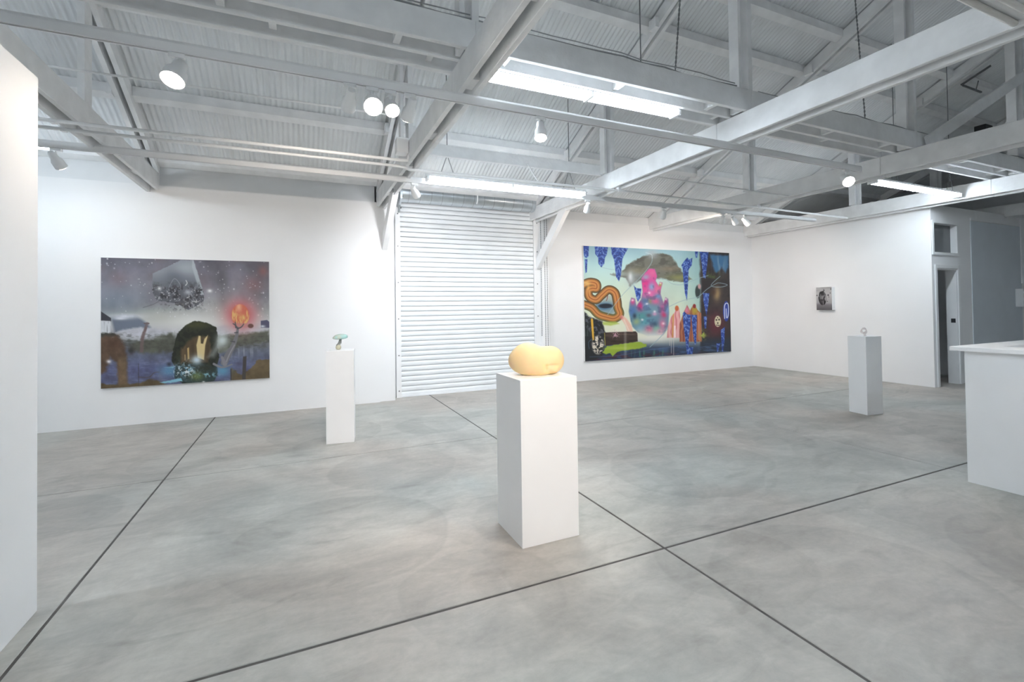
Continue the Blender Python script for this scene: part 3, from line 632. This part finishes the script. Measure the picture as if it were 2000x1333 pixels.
def art_bright():
    k = Canvas([(50, 55), (1570, 138), (1585, 1165), (62, 1262)], 500, 320); X, Y = k.X, k.Y
    k.vgrad([(60, (146, 190, 208)), (250, (170, 210, 212)), (500, (196, 222, 208)), (800, (222, 232, 206)), (1000, (226, 228, 208)), (1060, (130, 145, 150)), (1120, (52, 70, 98)), (1260, (38, 44, 66))])
    k.mul((k.fbm(300, 4)-.5)*2, .08); k.put(step(X, 1050, 1260)*step(Y, 1000, 900)*.6, (130, 178, 180)); k.put(k.glow(470, 700, 90, 300)*.4, (226, 232, 204))
    dark = step(X + (k.fbm(60)-.5)*18, 1255, 1285); k.put(dark, (44, 38, 42)); k.put(dark*step(k.fbm(90, 4), .5, .7)*.7, (64, 54, 50)); k.put(dark*k.glow(1430, 880, 90, 130)*.9, (104, 30, 44)); k.put(dark*k.glow(1440, 560, 36, 70), (178, 148, 96)); k.put(dark*k.glow(1400, 545, 40, 40)*.8, (70, 46, 34)); k.put(dark*step(Y, 1000, 1060), (34, 46, 64))
    k.put(dark*k.glow(1400, 375, 70, 46)*step(k.fbm(30), .4, .6), (72, 92, 46))
    k.put(k.poly([(1372, 155), (1565, 160), (1560, 290), (1530, 345), (1490, 290), (1440, 345), (1420, 330), (1392, 250)], 12, 20)*.95, (52, 112, 160)); k.put(k.glow(1470, 250, 60, 80)*step(k.noise(14, 160), .4, .8)*.8, (140, 168, 190))
    k.put(step(k.fbm(90, 4, 18), .5, .7)*step(Y, 1070, 1110)*.7, (64, 96, 140)); k.put(step(k.noise(14, 90), .6, .85)*step(Y, 1130, 1170)*step(X, 480, 560)*step(X, 960, 860)*.7, (70, 140, 120)); k.put(step(k.fbm(70, 3, 20), .55, .7)*step(Y, 1160, 1190)*.6, (84, 40, 50))
    # island in the air
    isl = k.poly([(335, 355), (450, 332), (500, 262), (620, 190), (740, 142), (880, 138), (960, 160), (1000, 220), (1052, 290), (1090, 340), (1182, 410), (1085, 436), (950, 420), (860, 398), (700, 400), (600, 440), (535, 480), (490, 395)], 8, 26)
    k.put(isl, (112, 114, 104)); k.put(isl*step(k.fbm(80, 5, 40), .42, .62)*.8, (80, 80, 72)); k.put(isl*k.glow(1060, 390, 130, 36)*.9, (138, 142, 84)); k.put(isl*k.glow(960, 300, 120, 30)*.6, (150, 134, 108)); k.put(isl*k.glow(600, 320, 110, 40)*.7, (142, 138, 106)); k.put(isl*k.glow(420, 350, 70, 26), (158, 176, 168))
    k.put(k.glow(770, 140, 60, 46)*.85, (176, 190, 198)); k.put(k.glow(545, 400, 50, 80)*.85, (178, 190, 196)); k.put(k.glow(540, 380, 18, 40), (222, 228, 230)); k.put(k.glow(620, 380, 60, 40)*.6, (140, 150, 154))
    # castle of soft balls
    cas = k.poly([(655, 400), (690, 345), (735, 298), (792, 300), (818, 375), (800, 425), (832, 478), (848, 438), (872, 445), (852, 525), (850, 560), (885, 660), (905, 598), (932, 615), (940, 760), (932, 900), (880, 990), (720, 1000), (610, 960), (556, 900), (540, 840), (520, 745), (530, 650), (548, 600), (585, 610), (600, 685), (648, 620), (668, 540)], 7, sm=False)
    k.put(cas, (96, 140, 164)); k.put(cas*step(Y, 620, 540), (222, 74, 150))
    for (x, y, rx, ry, c) in [(700, 440, 46, 60, (224, 40, 134)), (770, 340, 40, 40, (226, 96, 156)), (700, 385, 40, 30, (150, 160, 190)), (760, 490, 34, 50, (120, 172, 212)), (740, 570, 60, 50, (232, 100, 170)), (820, 520, 30, 60, (224, 110, 150)), (850, 460, 22, 24, (160, 160, 60)), (825, 590, 34, 32, (90, 158, 210)), (640, 690, 36, 60, (218, 30, 110)), (562, 640, 26, 44, (226, 60, 130)), (560, 740, 40, 60, (70, 110, 176)), (700, 640, 46, 30, (80, 110, 160)), (745, 640, 24, 30, (130, 150, 90)), (705, 690, 40, 36, (120, 150, 200)), (800, 640, 50, 40, (226, 90, 140)), (905, 650, 26, 50, (232, 40, 120)), (870, 720, 40, 60, (214, 70, 140)), (780, 720, 70, 50, (110, 150, 170)), (725, 785, 30, 20, (96, 70, 90)), (790, 770, 26, 20, (214, 150, 190)), (650, 790, 60, 50, (74, 150, 150)), (600, 850, 40, 40, (150, 170, 120)), (580, 790, 20, 30, (40, 60, 80)), (700, 870, 50, 50, (80, 170, 184)), (790, 880, 40, 34, (40, 84, 110)), (730, 930, 60, 46, (220, 96, 130)), (870, 880, 40, 60, (220, 110, 150)), (890, 780, 30, 30, (210, 50, 100)), (640, 920, 50, 40, (110, 160, 190)), (810, 930, 40, 40, (110, 190, 160)), (850, 960, 50, 40, (216, 130, 160)), (920, 720, 26, 60, (110, 150, 200))]:
        k.put(cas*k.glow(x, y, rx*.95, ry*.95)*.95, c)
    for (x, y) in [(735, 550), (710, 665), (790, 745), (660, 830), (560, 625), (905, 615), (850, 450), (880, 870)]: k.put(cas*k.glow(x, y, 14, 12)*.8, (245, 235, 240))
    k.put(cas*step(k.fbm(60, 3), .6, .75)*.4, (50, 70, 110)); k.put(k.glow(760, 1015, 240, 60)*.95, (232, 234, 224)); k.put(k.glow(640, 980, 80, 50)*.5, (220, 224, 200))
    # curling band with the eye shaped hollow
    path = spline([(30, 470), (110, 436), (180, 450), (185, 500), (140, 500), (100, 520), (110, 590), (180, 620), (240, 570), (310, 515), (375, 545), (398, 630), (405, 700), (425, 770), (370, 815), (280, 800), (200, 770), (130, 700), (30, 660)])
    d, t = k.seg(path)
    def band(lo, hi, c, a=1.0): k.put(np.clip((hi-d)/4, 0, 1)*np.clip((d-lo)/4+1, 0, 1)*a, c)
    hol = k.poly([(170, 660), (240, 640), (300, 575), (345, 570), (370, 640), (385, 770), (300, 780), (200, 740)], 6); k.put(hol, (178, 190, 178)); k.put(hol*k.glow(270, 690, 110, 50), (52, 104, 150)); k.put(hol*k.ell(280, 684, 72, 24, .2), (28, 34, 48)); k.put(hol*k.glow(320, 740, 40, 30)*.8, (120, 150, 170)); k.put(k.stroke([(300, 575), (295, 610), (285, 630)], 6), (130, 40, 40))
    band(-9, 48, (82, 60, 36)); band(-9, 40, (128, 92, 46)); band(-9, 30, (196, 122, 56)); band(-9, 19, (214, 148, 74)); band(-9, 9, (176, 96, 44))
    k.put(np.clip((46-d)/6, 0, 1)*np.clip((d-30)/6, 0, 1)*step(Y, 640, 740)*.8, (112, 122, 66)); k.put(k.glow(80, 445, 40, 22)*.9, (232, 190, 110)); k.put(k.glow(100, 500, 14, 60)*.6, (236, 180, 90))
    k.put(k.poly([(245, 850), (380, 845), (420, 870), (330, 890), (250, 880)], 8)*.8, (172, 196, 70))
    # dark corner, pole, log and moss
    k.put(k.poly([(40, 735), (110, 790), (240, 850), (272, 960), (264, 1100), (246, 1210), (40, 1275)], 8, 24), (38, 40, 44)); k.put(k.poly([(60, 760), (130, 800), (240, 850), (270, 960), (150, 1000), (70, 900)], 8)*step(k.fbm(26, 3), .52, .6)*.6, (120, 124, 140))
    k.put(step(k.noise(10, 200), .55, .8)*k.poly([(50, 780), (120, 800), (120, 1000), (50, 1000)])*.6, (96, 120, 110)); k.put(k.ell(195, 1090, 62, 95, .15)*step(k.fbm(16, 3), .46, .54), (222, 212, 196)); k.put(k.stroke([(135, 825), (148, 1030)], 24, 20), (228, 176, 56)); k.put(k.stroke([(105, 1130), (100, 1060), (150, 1020)], 5)*.7, (90, 130, 160))
    log = k.poly([(262, 962), (590, 950), (608, 970), (612, 1055), (560, 1068), (275, 1100)], 4); k.put(log, (66, 52, 46)); k.put(log*k.glow(430, 985, 200, 16)*.7, (110, 90, 76)); k.put(log*step(k.fbm(90, 3, 12), .5, .7)*.5, (40, 32, 30)); k.put(k.stroke([(265, 965), (272, 1095)], 8), (150, 140, 60))
    k.put(k.poly([(245, 1165), (290, 1105), (420, 1085), (620, 1058), (700, 1085), (705, 1110), (620, 1130), (470, 1148), (400, 1160), (345, 1215), (325, 1175), (280, 1190)], 4, 14, 24), (152, 180, 52)); k.put(k.glow(420, 1125, 150, 14)*.7, (186, 206, 80)); k.put(step(k.fbm(10, 2), .5, .62)*k.glow(380, 980, 40, 36), (214, 160, 180))
    # pale figures and striped tents
    k.put(k.poly([(430, 800), (450, 780), (500, 820), (550, 890), (562, 955), (505, 950), (480, 880)], 6), (234, 190, 170)); k.put(k.stroke([(470, 830), (520, 940)], 14)*.7, (236, 222, 206)); k.put(k.glow(442, 805, 18, 20), (206, 110, 110))
    tent = k.poly([(1018, 685), (1046, 715), (1056, 800), (1050, 1020), (918, 1018), (928, 900), (960, 805), (1002, 750)], 5); k.put(tent, (232, 172, 172)); k.put(tent*step(np.sin(X/7+k.noise(60)*3), .1, .7)*.7, (206, 104, 110)); k.put(tent*k.stroke([(985, 770), (975, 1010)], 14)*.9, (214, 150, 70)); k.put(tent*k.stroke([(1000, 900), (1000, 1015)], 18), (248, 226, 226)); k.put(k.ell(1022, 712, 20, 28, .2), (196, 96, 50))
    t2 = k.poly([(1050, 1060), (1048, 880), (1088, 770), (1128, 680), (1160, 735), (1200, 668), (1240, 735), (1276, 765), (1280, 1060)], 5); k.put(t2, (182, 108, 70)); k.put(t2*step(np.sin(X/6+k.noise(60)*3), .0, .6)*.7, (128, 58, 48)); k.put(t2*k.glow(1125, 730, 30, 50), (214, 120, 150)); k.put(t2*k.glow(1210, 735, 36, 46), (178, 160, 44)); k.put(t2*k.stroke([(1245, 760), (1250, 1040)], 14)*.7, (220, 150, 110)); k.put(k.ell(1205, 690, 16, 22, .2), (150, 40, 50))
    k.put(k.glow(1292, 990, 34, 44)*step(k.fbm(20), .4, .55), (170, 190, 70)); k.put(k.ell(1240, 540, 26, 66, .15), (44, 60, 60)); k.put(k.ell(1258, 485, 16, 26, .3), (196, 150, 150))
    # blue veined spikes
    def spike(pts, xc):
        m = k.poly(pts, 3); k.put(m, (44, 82, 178)); wv = np.sin((Y*0.8 - np.abs(X-xc+(k.fbm(40)-.5)*40)*1.1 + (k.fbm(26)-.5)*90)/9.0)
        k.put(m*step(wv, .7, 1.0)*.75, (150, 180, 226)); k.put(m*step(-wv, .5, .9)*.7, (22, 40, 110))
    for pts, xc in [([(45, 50), (108, 56), (102, 165), (78, 185), (58, 165)], 78), ([(64, 195), (92, 195), (84, 330), (70, 340)], 78), ([(168, 60), (306, 72), (292, 155), (275, 175), (268, 240), (236, 282), (206, 240), (204, 180), (174, 140)], 236), ([(338, 70), (516, 84), (472, 160), (456, 200), (440, 360), (420, 428), (390, 380), (370, 200), (345, 140)], 415), ([(1072, 262), (1108, 212), (1135, 183), (1150, 205), (1186, 188), (1180, 262), (1146, 310), (1142, 420), (1128, 632), (1108, 560), (1090, 380), (1086, 300)], 1122), ([(1264, 122), (1356, 130), (1342, 250), (1322, 402), (1300, 392), (1284, 250)], 1310), ([(1213, 118), (1246, 121), (1236, 188), (1222, 184)], 1230), ([(1294, 553), (1362, 556), (1348, 690), (1330, 790), (1300, 640)], 1326), ([(1083, 765), (1100, 745), (1125, 775), (1166, 780), (1162, 900), (1142, 1050), (1146, 1192), (1124, 1192), (1110, 1050), (1090, 900)], 1124), ([(1172, 780), (1232, 784), (1226, 920), (1222, 1082), (1206, 1094), (1186, 950)], 1204), ([(1478, 940), (1522, 908), (1516, 1060), (1502, 1162), (1488, 1162), (1484, 1050)], 1498), ([(574, 472), (600, 500), (652, 505), (642, 600), (616, 642), (600, 600), (586, 530)], 612), ([(1300, 798), (1336, 798), (1326, 922), (1310, 922)], 1318), ([(1140, 1118), (1190, 1118), (1182, 1192), (1130, 1192)], 1160), ([(1432, 1080), (1478, 1076), (1462, 1110), (1450, 1168), (1436, 1168)], 1452)]: spike(pts, xc)
    k.put(k.ell(1537, 745, 34, 106, .06), (30, 60, 168)); k.put(k.stroke([(1520, 820), (1520, 690), (1545, 660), (1560, 690), (1556, 790), (1540, 810), (1536, 720)], 9), (214, 224, 240))
    k.put(k.ell(1448, 850, 34, 58, .1), (216, 206, 170));
    for (x, y, r) in [(1434, 835, 9), (1462, 832, 9), (1448, 868, 8), (1440, 890, 7), (1458, 892, 7), (1446, 812, 6)]: k.put(k.ell(x, y, r, r, .3), (60, 46, 40))
    # thin cords and drips
    cord = (150, 182, 190)
    for q, wd in [([(768, 180), (752, 250), (640, 390), (545, 478), (425, 605), (300, 775)], 6), ([(820, 405), (900, 408), (975, 455), (1065, 466), (1150, 440), (1260, 398), (1350, 372)], 6), ([(940, 695), (1040, 648), (1135, 618), (1245, 592), (1340, 512), (1430, 458), (1470, 450), (1550, 470), (1480, 492), (1380, 475), (1475, 380)], 6), ([(738, 1115), (850, 1010), (925, 925)], 7), ([(240, 280), (320, 300), (370, 305)], 4)]: k.put(k.stroke(q, wd)*.85, cord)
    k.put(k.stroke([(700, 130), (760, 150), (768, 190)], 5)*.7, (220, 235, 240)); k.put(k.stroke([(482, 900), (482, 1240)], 26, 26, 8)*.3, (220, 225, 220))
    for x, y0, y1 in [(986, 1020, 1200), (962, 1030, 1180), (945, 1030, 1100)]: k.put(k.stroke([(x, y0), (x, y1)], 6)*.7, (216, 206, 202))
    k.put(k.stroke([(110, 1215), (420, 1200), (700, 1150), (1000, 1110), (1180, 1090)], 8, 6, 4)*.4, (96, 130, 180))
    return k
def art_small():
    k = Canvas([(272, 310), (985, 275), (992, 1028), (290, 1030)], 90, 96); X, Y = k.X, k.Y
    k.vgrad([(280, (182, 180, 180)), (560, (196, 194, 194)), (800, (168, 166, 168)), (860, (126, 122, 126)), (1030, (92, 88, 92))])
    k.put(step(k.fbm(300, 3, 40), .5, .7)*step(Y, 450, 380)*.5, (150, 146, 146))
    m = k.ell(560, 650, 185, 215, .06); k.put(m, (112, 110, 112)); k.put(m*k.glow(660, 640, 120, 90)*.9, (182, 180, 180)); k.put(m*step(k.fbm(90, 4), .5, .62), (62, 60, 62)); k.put(m*k.glow(560, 830, 150, 70), (40, 36, 40)); k.put(m*k.glow(480, 480, 130, 40), (36, 34, 36))
    k.put(k.stroke([(400, 640), (430, 740), (520, 840), (640, 830), (700, 750)], 60, 40, 12), (48, 44, 48)); k.put(k.stroke([(420, 560), (450, 470), (560, 440), (640, 400), (610, 370)], 40, 20, 10), (52, 50, 52))
    k.put(k.ell(640, 760, 26, 90, .2), (26, 22, 26)); k.put(k.glow(590, 800, 14, 80), (170, 165, 170))
    for (x, y, r) in [(310, 565, 26), (820, 550, 34), (915, 480, 20), (705, 540, 18), (780, 750, 20), (945, 350, 24), (850, 610, 18)]: k.put(k.ell(x, y, r, r*.8, .4), (64, 60, 64))
    return k
def painting(name, frame, depth, k, label, sat=0.9):
    """frame: function (u,v,out) -> world point; canvas box plus the painted face"""
    o0 = frame(0.5, 1.0, 0.0)
    p = empty(name, o0, label=label, cat='painting', group='pictures on the walls')
    c8 = [frame(u, v, o) for o in (0.004, depth) for (u, v) in ((0, 0), (1, 0), (1, 1), (0, 1))]
    obj('stretcher', G().add(c8, [(0,1,2,3),(4,7,6,5),(0,4,5,1),(1,5,6,2),(2,6,7,3),(3,7,4,0)]), M['canvas'], p)
    nu, nv = k.nu, k.nv
    P0 = np.array(frame(0, 0, depth+0.0015)); PU = np.array(frame(1, 0, depth+0.0015))-P0; PV = np.array(frame(0, 1, depth+0.0015))-P0
    U, Vv = np.meshgrid(np.linspace(0.001, 0.999, nu), np.linspace(0.001, 0.999, nv))
    co = (P0 + U[..., None]*PU + Vv[..., None]*PV).reshape(-1, 3)
    org = np.array(o0)
    me = bpy.data.meshes.new('painted_face'); nf = (nu-1)*(nv-1)
    me.vertices.add(nu*nv); me.vertices.foreach_set('co', (co-org).ravel())
    idx = np.arange(nu*nv).reshape(nv, nu)
    q = np.stack([idx[:-1, :-1], idx[1:, :-1], idx[1:, 1:], idx[:-1, 1:]], -1).reshape(-1)
    me.loops.add(nf*4); me.loops.foreach_set('vertex_index', q)
    me.polygons.add(nf); me.polygons.foreach_set('loop_start', np.arange(nf)*4)
    me.update(calc_edges=True)
    c = np.clip(k.c, 0, 255)/255.0; gy = c.mean(-1, keepdims=True); c = gy + (c-gy)*sat; lin = np.where(c <= 0.04045, c/12.92, ((c+0.055)/1.055)**2.4)
    at = me.color_attributes.new('art', 'FLOAT_COLOR', 'POINT')
    at.data.foreach_set('color', np.concatenate([lin.reshape(-1, 3), np.ones((nu*nv, 1))], 1).ravel())
    me.materials.append(M['art'])
    o = bpy.data.objects.new('painted_face', me); C.objects.link(o); o.parent = p
    return p
painting('painting', lambda u, v, o: (-2.50+u*2.045, 8.42-o, 2.335-v*1.80), 0.045, art_night(), 'grey night landscape painting with ice block and red burning dome, left of the roller door', 0.72)
painting('painting', lambda u, v, o: (5.44+u*4.26, 8.74-o, 2.875-v*2.46), 0.05, art_bright(), 'very large colourful painting with blue spikes and pink castle on the back wall')
painting('painting', lambda u, v, o: (10.55-o, 6.98-u*0.345, 1.937-v*0.505), 0.11, art_small(), 'small black and white picture on the right wall')
obj('wall_box', G().box(13.70, 13.80, Y0-0.13, Y0-0.012, 1.45, 1.83), M['white'], bevel=0.006, label='narrow white box fixed on the grey panel at the far right', cat='box')

# ================================================================== LIGHTING: tracks, spots, fluorescents
def track(y, x0, x1, z, label):
    g = G(); g.prism([(y-0.021, z), (y-0.021, z+0.055), (y-0.012, z+0.075), (y+0.012, z+0.075), (y+0.021, z+0.055), (y+0.021, z), (y+0.010, z), (y+0.010, z+0.012), (y-0.010, z+0.012), (y-0.010, z)], 'x', x0, x1)
    t = empty('light_track', ((x0+x1)/2, y, z), label=label, cat='light track', group='lighting tracks')
    obj('rail', g, M['white'], t)
    obj('conductor_strip', G().box(x0+0.01, x1-0.01, y-0.009, y+0.009, z+0.0115, z+0.014), M['steel'], t)
    return t
T1Y, T2Y, TZ = 3.70, 6.40, 3.225
track(T1Y, -5.9, 6.45, TZ, 'long white lighting track across the middle of the room, nearest the camera')
track(T2Y, -5.9, 9.6, TZ+0.03, 'long white lighting track near the back wall in front of the roller door')
track(0.25, -1.0, 6.2, TZ, 'white lighting track over the camera')
def head(x, y, z0, target, label, watts=60, lit=True, size=62, big=False, col=SPOT_COL):
    """track spotlight: adaptor, stem, yoke and can"""
    r = 0.054 if not big else 0.068
    t = empty('track_spotlight', (x, y, z0), label=label, cat='spotlight', group='track spotlights')
    obj('adaptor', G().box(x-0.045, x+0.045, y-0.016, y+0.016, z0-0.03, z0-0.001), M['white'], t, bevel=0.003, seg=1)
    pv = Vector((x, y, z0-0.115)); d = (Vector(target)-pv).normalized()
    obj('stem', G().tube([(x, y, z0-0.03), (x, y, z0-0.115)], 0.011, 8), M['white'], t, smooth=True)
    side = d.cross(Vector((0, 0, 1))).normalized()
    obj('pivot', G().tube([pv-side*0.028, pv+side*0.028], 0.018, 10), M['white'], t, smooth=True)
    a = pv - d*0.085; pts = [a, a+d*0.012, a+d*0.07, a+d*0.10, a+d*0.165, a+d*0.175]
    can = obj('can', G().tube([tuple(q) for q in pts], [r*0.45, r*0.62, r*0.68, r*0.95, r, r], 18), M['white'], t, smooth=True)
    e = a + d*0.1752
    obj('lamp_face', G().tube([tuple(e), tuple(e+d*0.003)], r*0.9, 18), M['lamp'] if lit else M['lampoff'], can)
    if lit:
        ld = bpy.data.lights.new('spot', 'SPOT'); ld.energy = watts*SPOT_W; ld.color = col; ld.spot_size = math.radians(size); ld.spot_blend = 0.9; ld.shadow_soft_size = 0.05
        lo = bpy.data.objects.new('spot', ld); C.objects.link(lo); lo.location = e + d*0.03 - Vector((x, y, z0)); lo.parent = t
        lo.rotation_euler = d.to_track_quat('-Z', 'Y').to_euler()
    return t
z1, z2 = TZ, TZ+0.03
head(-0.72, T1Y, z1, (-1.27, 2.4, 0.5), 'glaring track spotlight nearest the left partition', 45, big=True, size=110)
head(0.33, T1Y, z1, (0.0, 8.4, 1.0), 'white track spotlight turned aside beside the glaring pair', 230, size=100)
head(0.49, T1Y, z1, (0.35, 0.6, 0.4), 'larger glaring spotlight of the close pair', 60, big=True)
head(0.62, T1Y, z1, (0.9, 0.9, 0.2), 'smaller glaring spotlight of the close pair', 60)
head(0.77, T1Y, z1, (0.42, 6.2, 1.1), 'white track spotlight seen from behind, next to the truss', 34, size=40)
head(1.90, T1Y, z1, (1.55, 3.0, 1.1), 'glaring track spotlight under the sheet roof right of the truss', 55, col=(1.0, 0.84, 0.69))
head(6.15, T1Y, z1, (4.2, 1.0, 0.6), 'glaring track spotlight at the right end of the nearer track', 80, big=True)
head(-2.27, T2Y, z2, (-1.6, 8.4, 1.3), 'white track spotlight below the short tube light at the left', 40, size=145)
head(1.38, T2Y, z2, (2.9, 8.7, 1.8), 'glaring track spotlight in front of the roller door barrel', 210, size=145, col=(0.96, 0.97, 1.0))
head(4.10, T2Y, z2, (5.0, 8.7, 1.4), 'white track spotlight hanging right of the roller door', 80, size=142)
head(5.62, T2Y, z2, (6.9, 8.7, 1.4), 'faint white track spotlight above the left of the large painting', 110, size=142)
head(7.00, T2Y, z2, (8.8, 8.7, 1.4), 'white track spotlight above the middle of the large painting', 110, size=142)
head(7.28, T2Y, z2, (10.5, 7.6, 1.1), 'left one of two small spotlights near the end of the far track', 62, size=110)
head(7.58, T2Y, z2, (10.5, 6.2, 1.0), 'right one of two small spotlights near the end of the far track', 62, size=110)
head(1.2, 0.25, z1, (1.5, 2.9, 1.0), 'track spotlight over the camera aimed at the middle plinth', 240, size=44, col=(1.0, 0.84, 0.69))
head(2.6, 0.25, z1, (1.6, 2.9, 1.0), 'second track spotlight over the camera aimed at the middle plinth', 330, size=44, col=(1.0, 0.84, 0.69))
head(4.8, 0.25, z1, (5.2, 3.2, 0.4), 'track spotlight over the camera aimed past the counter', 55)

def fluor(x0, x1, y, z, label, chains=(), lit=True):
    t = empty('tube_light', ((x0+x1)/2, y, z), label=label, cat='ceiling light', group='fluorescent tube lights')
    prof = [(y-0.074, z+0.040), (y-0.030, z+0.050), (y-0.030, z+0.080), (y+0.030, z+0.080), (y+0.030, z+0.050), (y+0.074, z+0.040), (y+0.072, z+0.035), (y+0.012, z+0.026), (y-0.012, z+0.026), (y-0.072, z+0.035)]
    hs = obj('housing', G().prism(prof, 'x', x0, x1), M['white'], t)
    xm = (x0+x1)/2
    for (xa, xb) in ((x0+0.03, xm-0.018), (xm+0.018, x1-0.03)):
        for yy in (y-0.045, y+0.045):
            obj('tube', G().tube([(xa, yy, z+0.012), (xb, yy, z+0.012)], 0.019, 12), M['tube'] if lit else M['lampoff'], t, smooth=True)
    for xx in (x0+0.012, xm-0.014, x1-0.04):
        obj('socket', G().box(xx, xx+0.028, y-0.07, y+0.07, z-0.012, z+0.034), M['white'], t)
    for (cx_, top) in chains:
        for s in (-1, 1):
            obj('hanger', G().tube([(cx_+0.10*s, y, z+0.078), (cx_, y, z+0.36)], 0.004, 6), M['steel'], t)
        obj('hanger', G().tube([(cx_, y, z+0.36), (cx_, y, top)], 0.006, 6), M['steel'], t)
    return t
fluor(-3.75, -2.43, 6.98, 3.40, 'short visible end of a tube light at the left, past the partition', ((-2.75, S(7.02)),))
fluor(1.40, 3.56, 3.82, 3.535, 'bright twin tube light under the deep tie beam in the middle', ((1.7, S(3.82)), (3.1, S(3.82))))
fluor(1.50, 3.98, 6.28, 3.285, 'bright twin tube light in front of the roller door barrel', ((1.8, S(6.28)), (3.7, S(6.28))))
fluor(7.80, 10.25, 4.32, 3.375, 'bright twin tube light at the right, above the corner of the right wall', ((10.0, S(4.32)), (8.4, S(4.32))))
fluor(1.55, 4.02, 1.33, 3.245, 'unlit tube light at the top right corner, close to the camera', lit=False)
fluor(-4.6, -2.2, 3.4, 3.30, 'added unseen tube light behind the left partition')  # added out of view to brighten the left floor, roof bay and wall
fluor(-0.3, 2.15, 0.0, 3.30, 'added unseen tube light behind the camera, first row')  # added out of view, placed to light the near chord and tie beam
fluor(6.6, 9.05, -2.2, 3.30, 'added unseen tube light behind the camera, beyond the counter')  # assumed fixture out of view, added as fill from behind the camera
fluor(1.5, 3.95, -5.4, 3.30, 'added unseen tube light behind the camera, last row')  # assumed fixture out of view, added to light the rear of the room

# ---- conduits, cables, rods
def pipe(name, pts, r, label, mat='white', cat='conduit', clips=()):
    t = empty(name, pts[0], label=label, cat=cat, group='pipes and cables under the roof')
    obj('run', G().tube(pts, r, 10), M[mat], t, smooth=True)
    for xx, yy, zz in clips:
        obj('clip', G().box(xx-0.02, xx+0.02, yy-r-0.006, yy+r+0.006, zz-r-0.004, zz+r+0.03), M['white'], t)
    return t
pipe('conduit', [(-5.9, 5.80, 3.275), (1.05, 5.78, 3.275), (1.14, 5.80, 3.272), (1.20, 5.86, 3.27), (1.28, 5.88, 3.275), (4.2, 5.80, 3.275), (9.9, 5.95, 3.275)], 0.017, 'white conduit running the full width in front of the roller door', clips=[(-2.0, 5.80, 3.275), (4.26, 5.80, 3.275), (7.3, 5.88, 3.275)])
pipe('conduit', [(-5.9, 5.60, 3.28), (1.02, 5.56, 3.28), (1.12, 5.56, 3.285), (1.135, 5.56, 3.34)], 0.017, 'white conduit nearest the camera, ending at the truss left of the roller door', clips=[(-2.0, 5.60, 3.28)])
pipe('conduit', [(-1.9, 5.22, 3.62), (0.9, 5.15, 3.62)], 0.010, 'thin white conduit across the left bay below the sheets', clips=[(0.87, 5.15, 3.62)])
pipe('conduit', [(4.36, 5.16, 3.33), (7.22, 5.26, 3.33)], 0.012, 'thin white conduit between two trusses above the large painting')
pipe('conduit', [(2.95, 5.86, 3.31), (2.95, 6.0, 3.45), (2.93, 6.13, 3.62)], 0.010, 'short bent white conduit rising from the long conduit to the tie beam')
def sag(x0, x1, y, z, n, seed, r, label):
    rs = random.Random(seed); pts = [(x0+(x1-x0)*i/n, y+rs.uniform(-.012, .012), z+rs.uniform(-.002, .016)) for i in range(n+1)]
    return pipe('cable', pts, r, label, 'cable', 'cable')
sag(-5.5, 4.1, 3.525, 3.812, 40, 3, 0.007, 'grey cable lying on the deep tie beam, left half')
sag(4.4, 13.0, 3.525, 3.812, 36, 4, 0.006, 'grey cable lying on the deep tie beam, right half')
sag(-5.5, 4.1, 3.55, 3.86, 40, 8, 0.005, 'second grey cable lying on the deep tie beam')
def rod(p, q, label):
    g = G().tube([p, q], 0.006, 6); p, q = Vector(p), Vector(q); n = int((q-p).length/0.05)
    for i in range(n): g.tube([tuple(p+(q-p)*(i/n)), tuple(p+(q-p)*((i+0.5)/n))], 0.010, 5)
    obj('hanging_chain', g, M['steel'], label=label, cat='chain', group='chains hanging from the roof')
rod((3.43, 3.72, 3.72), (3.66, 3.72, S(3.72)-0.01), 'dark chain hanging over the twin tube light in the middle')
rod((6.63, 3.72, 3.72), (6.42, 3.72, S(3.72)-0.01), 'dark chain hanging between two trusses at upper right')
rod((9.55, 4.6, 4.1), (9.50, 4.6, S(4.6)-0.01), 'dark chain hanging near the right wall truss')
# small items up in the roof
bk = empty('roof_bracket', (10.9, 4.2, 5.3), label='black metal bracket under the roof sheets at upper right', cat='bracket')
obj('arm', G().bar((10.50, 4.34, 5.36), (10.62, 3.98, 5.56), 0.05, 0.02), M['steel'], bk)
obj('arm', G().bar((10.55, 4.33, 5.36), (11.2, 4.34, 5.36), 0.025, 0.025), M['steel'], bk)
obj('strut', G().bar((10.75, 4.2, 5.42), (10.98, 4.33, 5.34), 0.014, 0.014), M['steel'], bk)
sp = empty('wall_speaker', (12.2, 4.6, 4.85), label='small black speaker under the roof behind the right truss', cat='speaker')
obj('speaker_body', G().box(12.06, 12.34, 4.62, 4.80, 4.78, 5.02), M['black'], sp, bevel=0.01)
obj('cone', G().tube([(12.2, 4.618, 4.9), (12.2, 4.612, 4.9)], [0.06, 0.045], 16), M['lampoff'], sp)
jbx = G().box(1.03, 1.165, 5.70, 5.86, 3.42, 3.60)
obj('junction_box', jbx, M['white'], bevel=0.008, label='white junction box on the truss left of the roller door', cat='junction box')
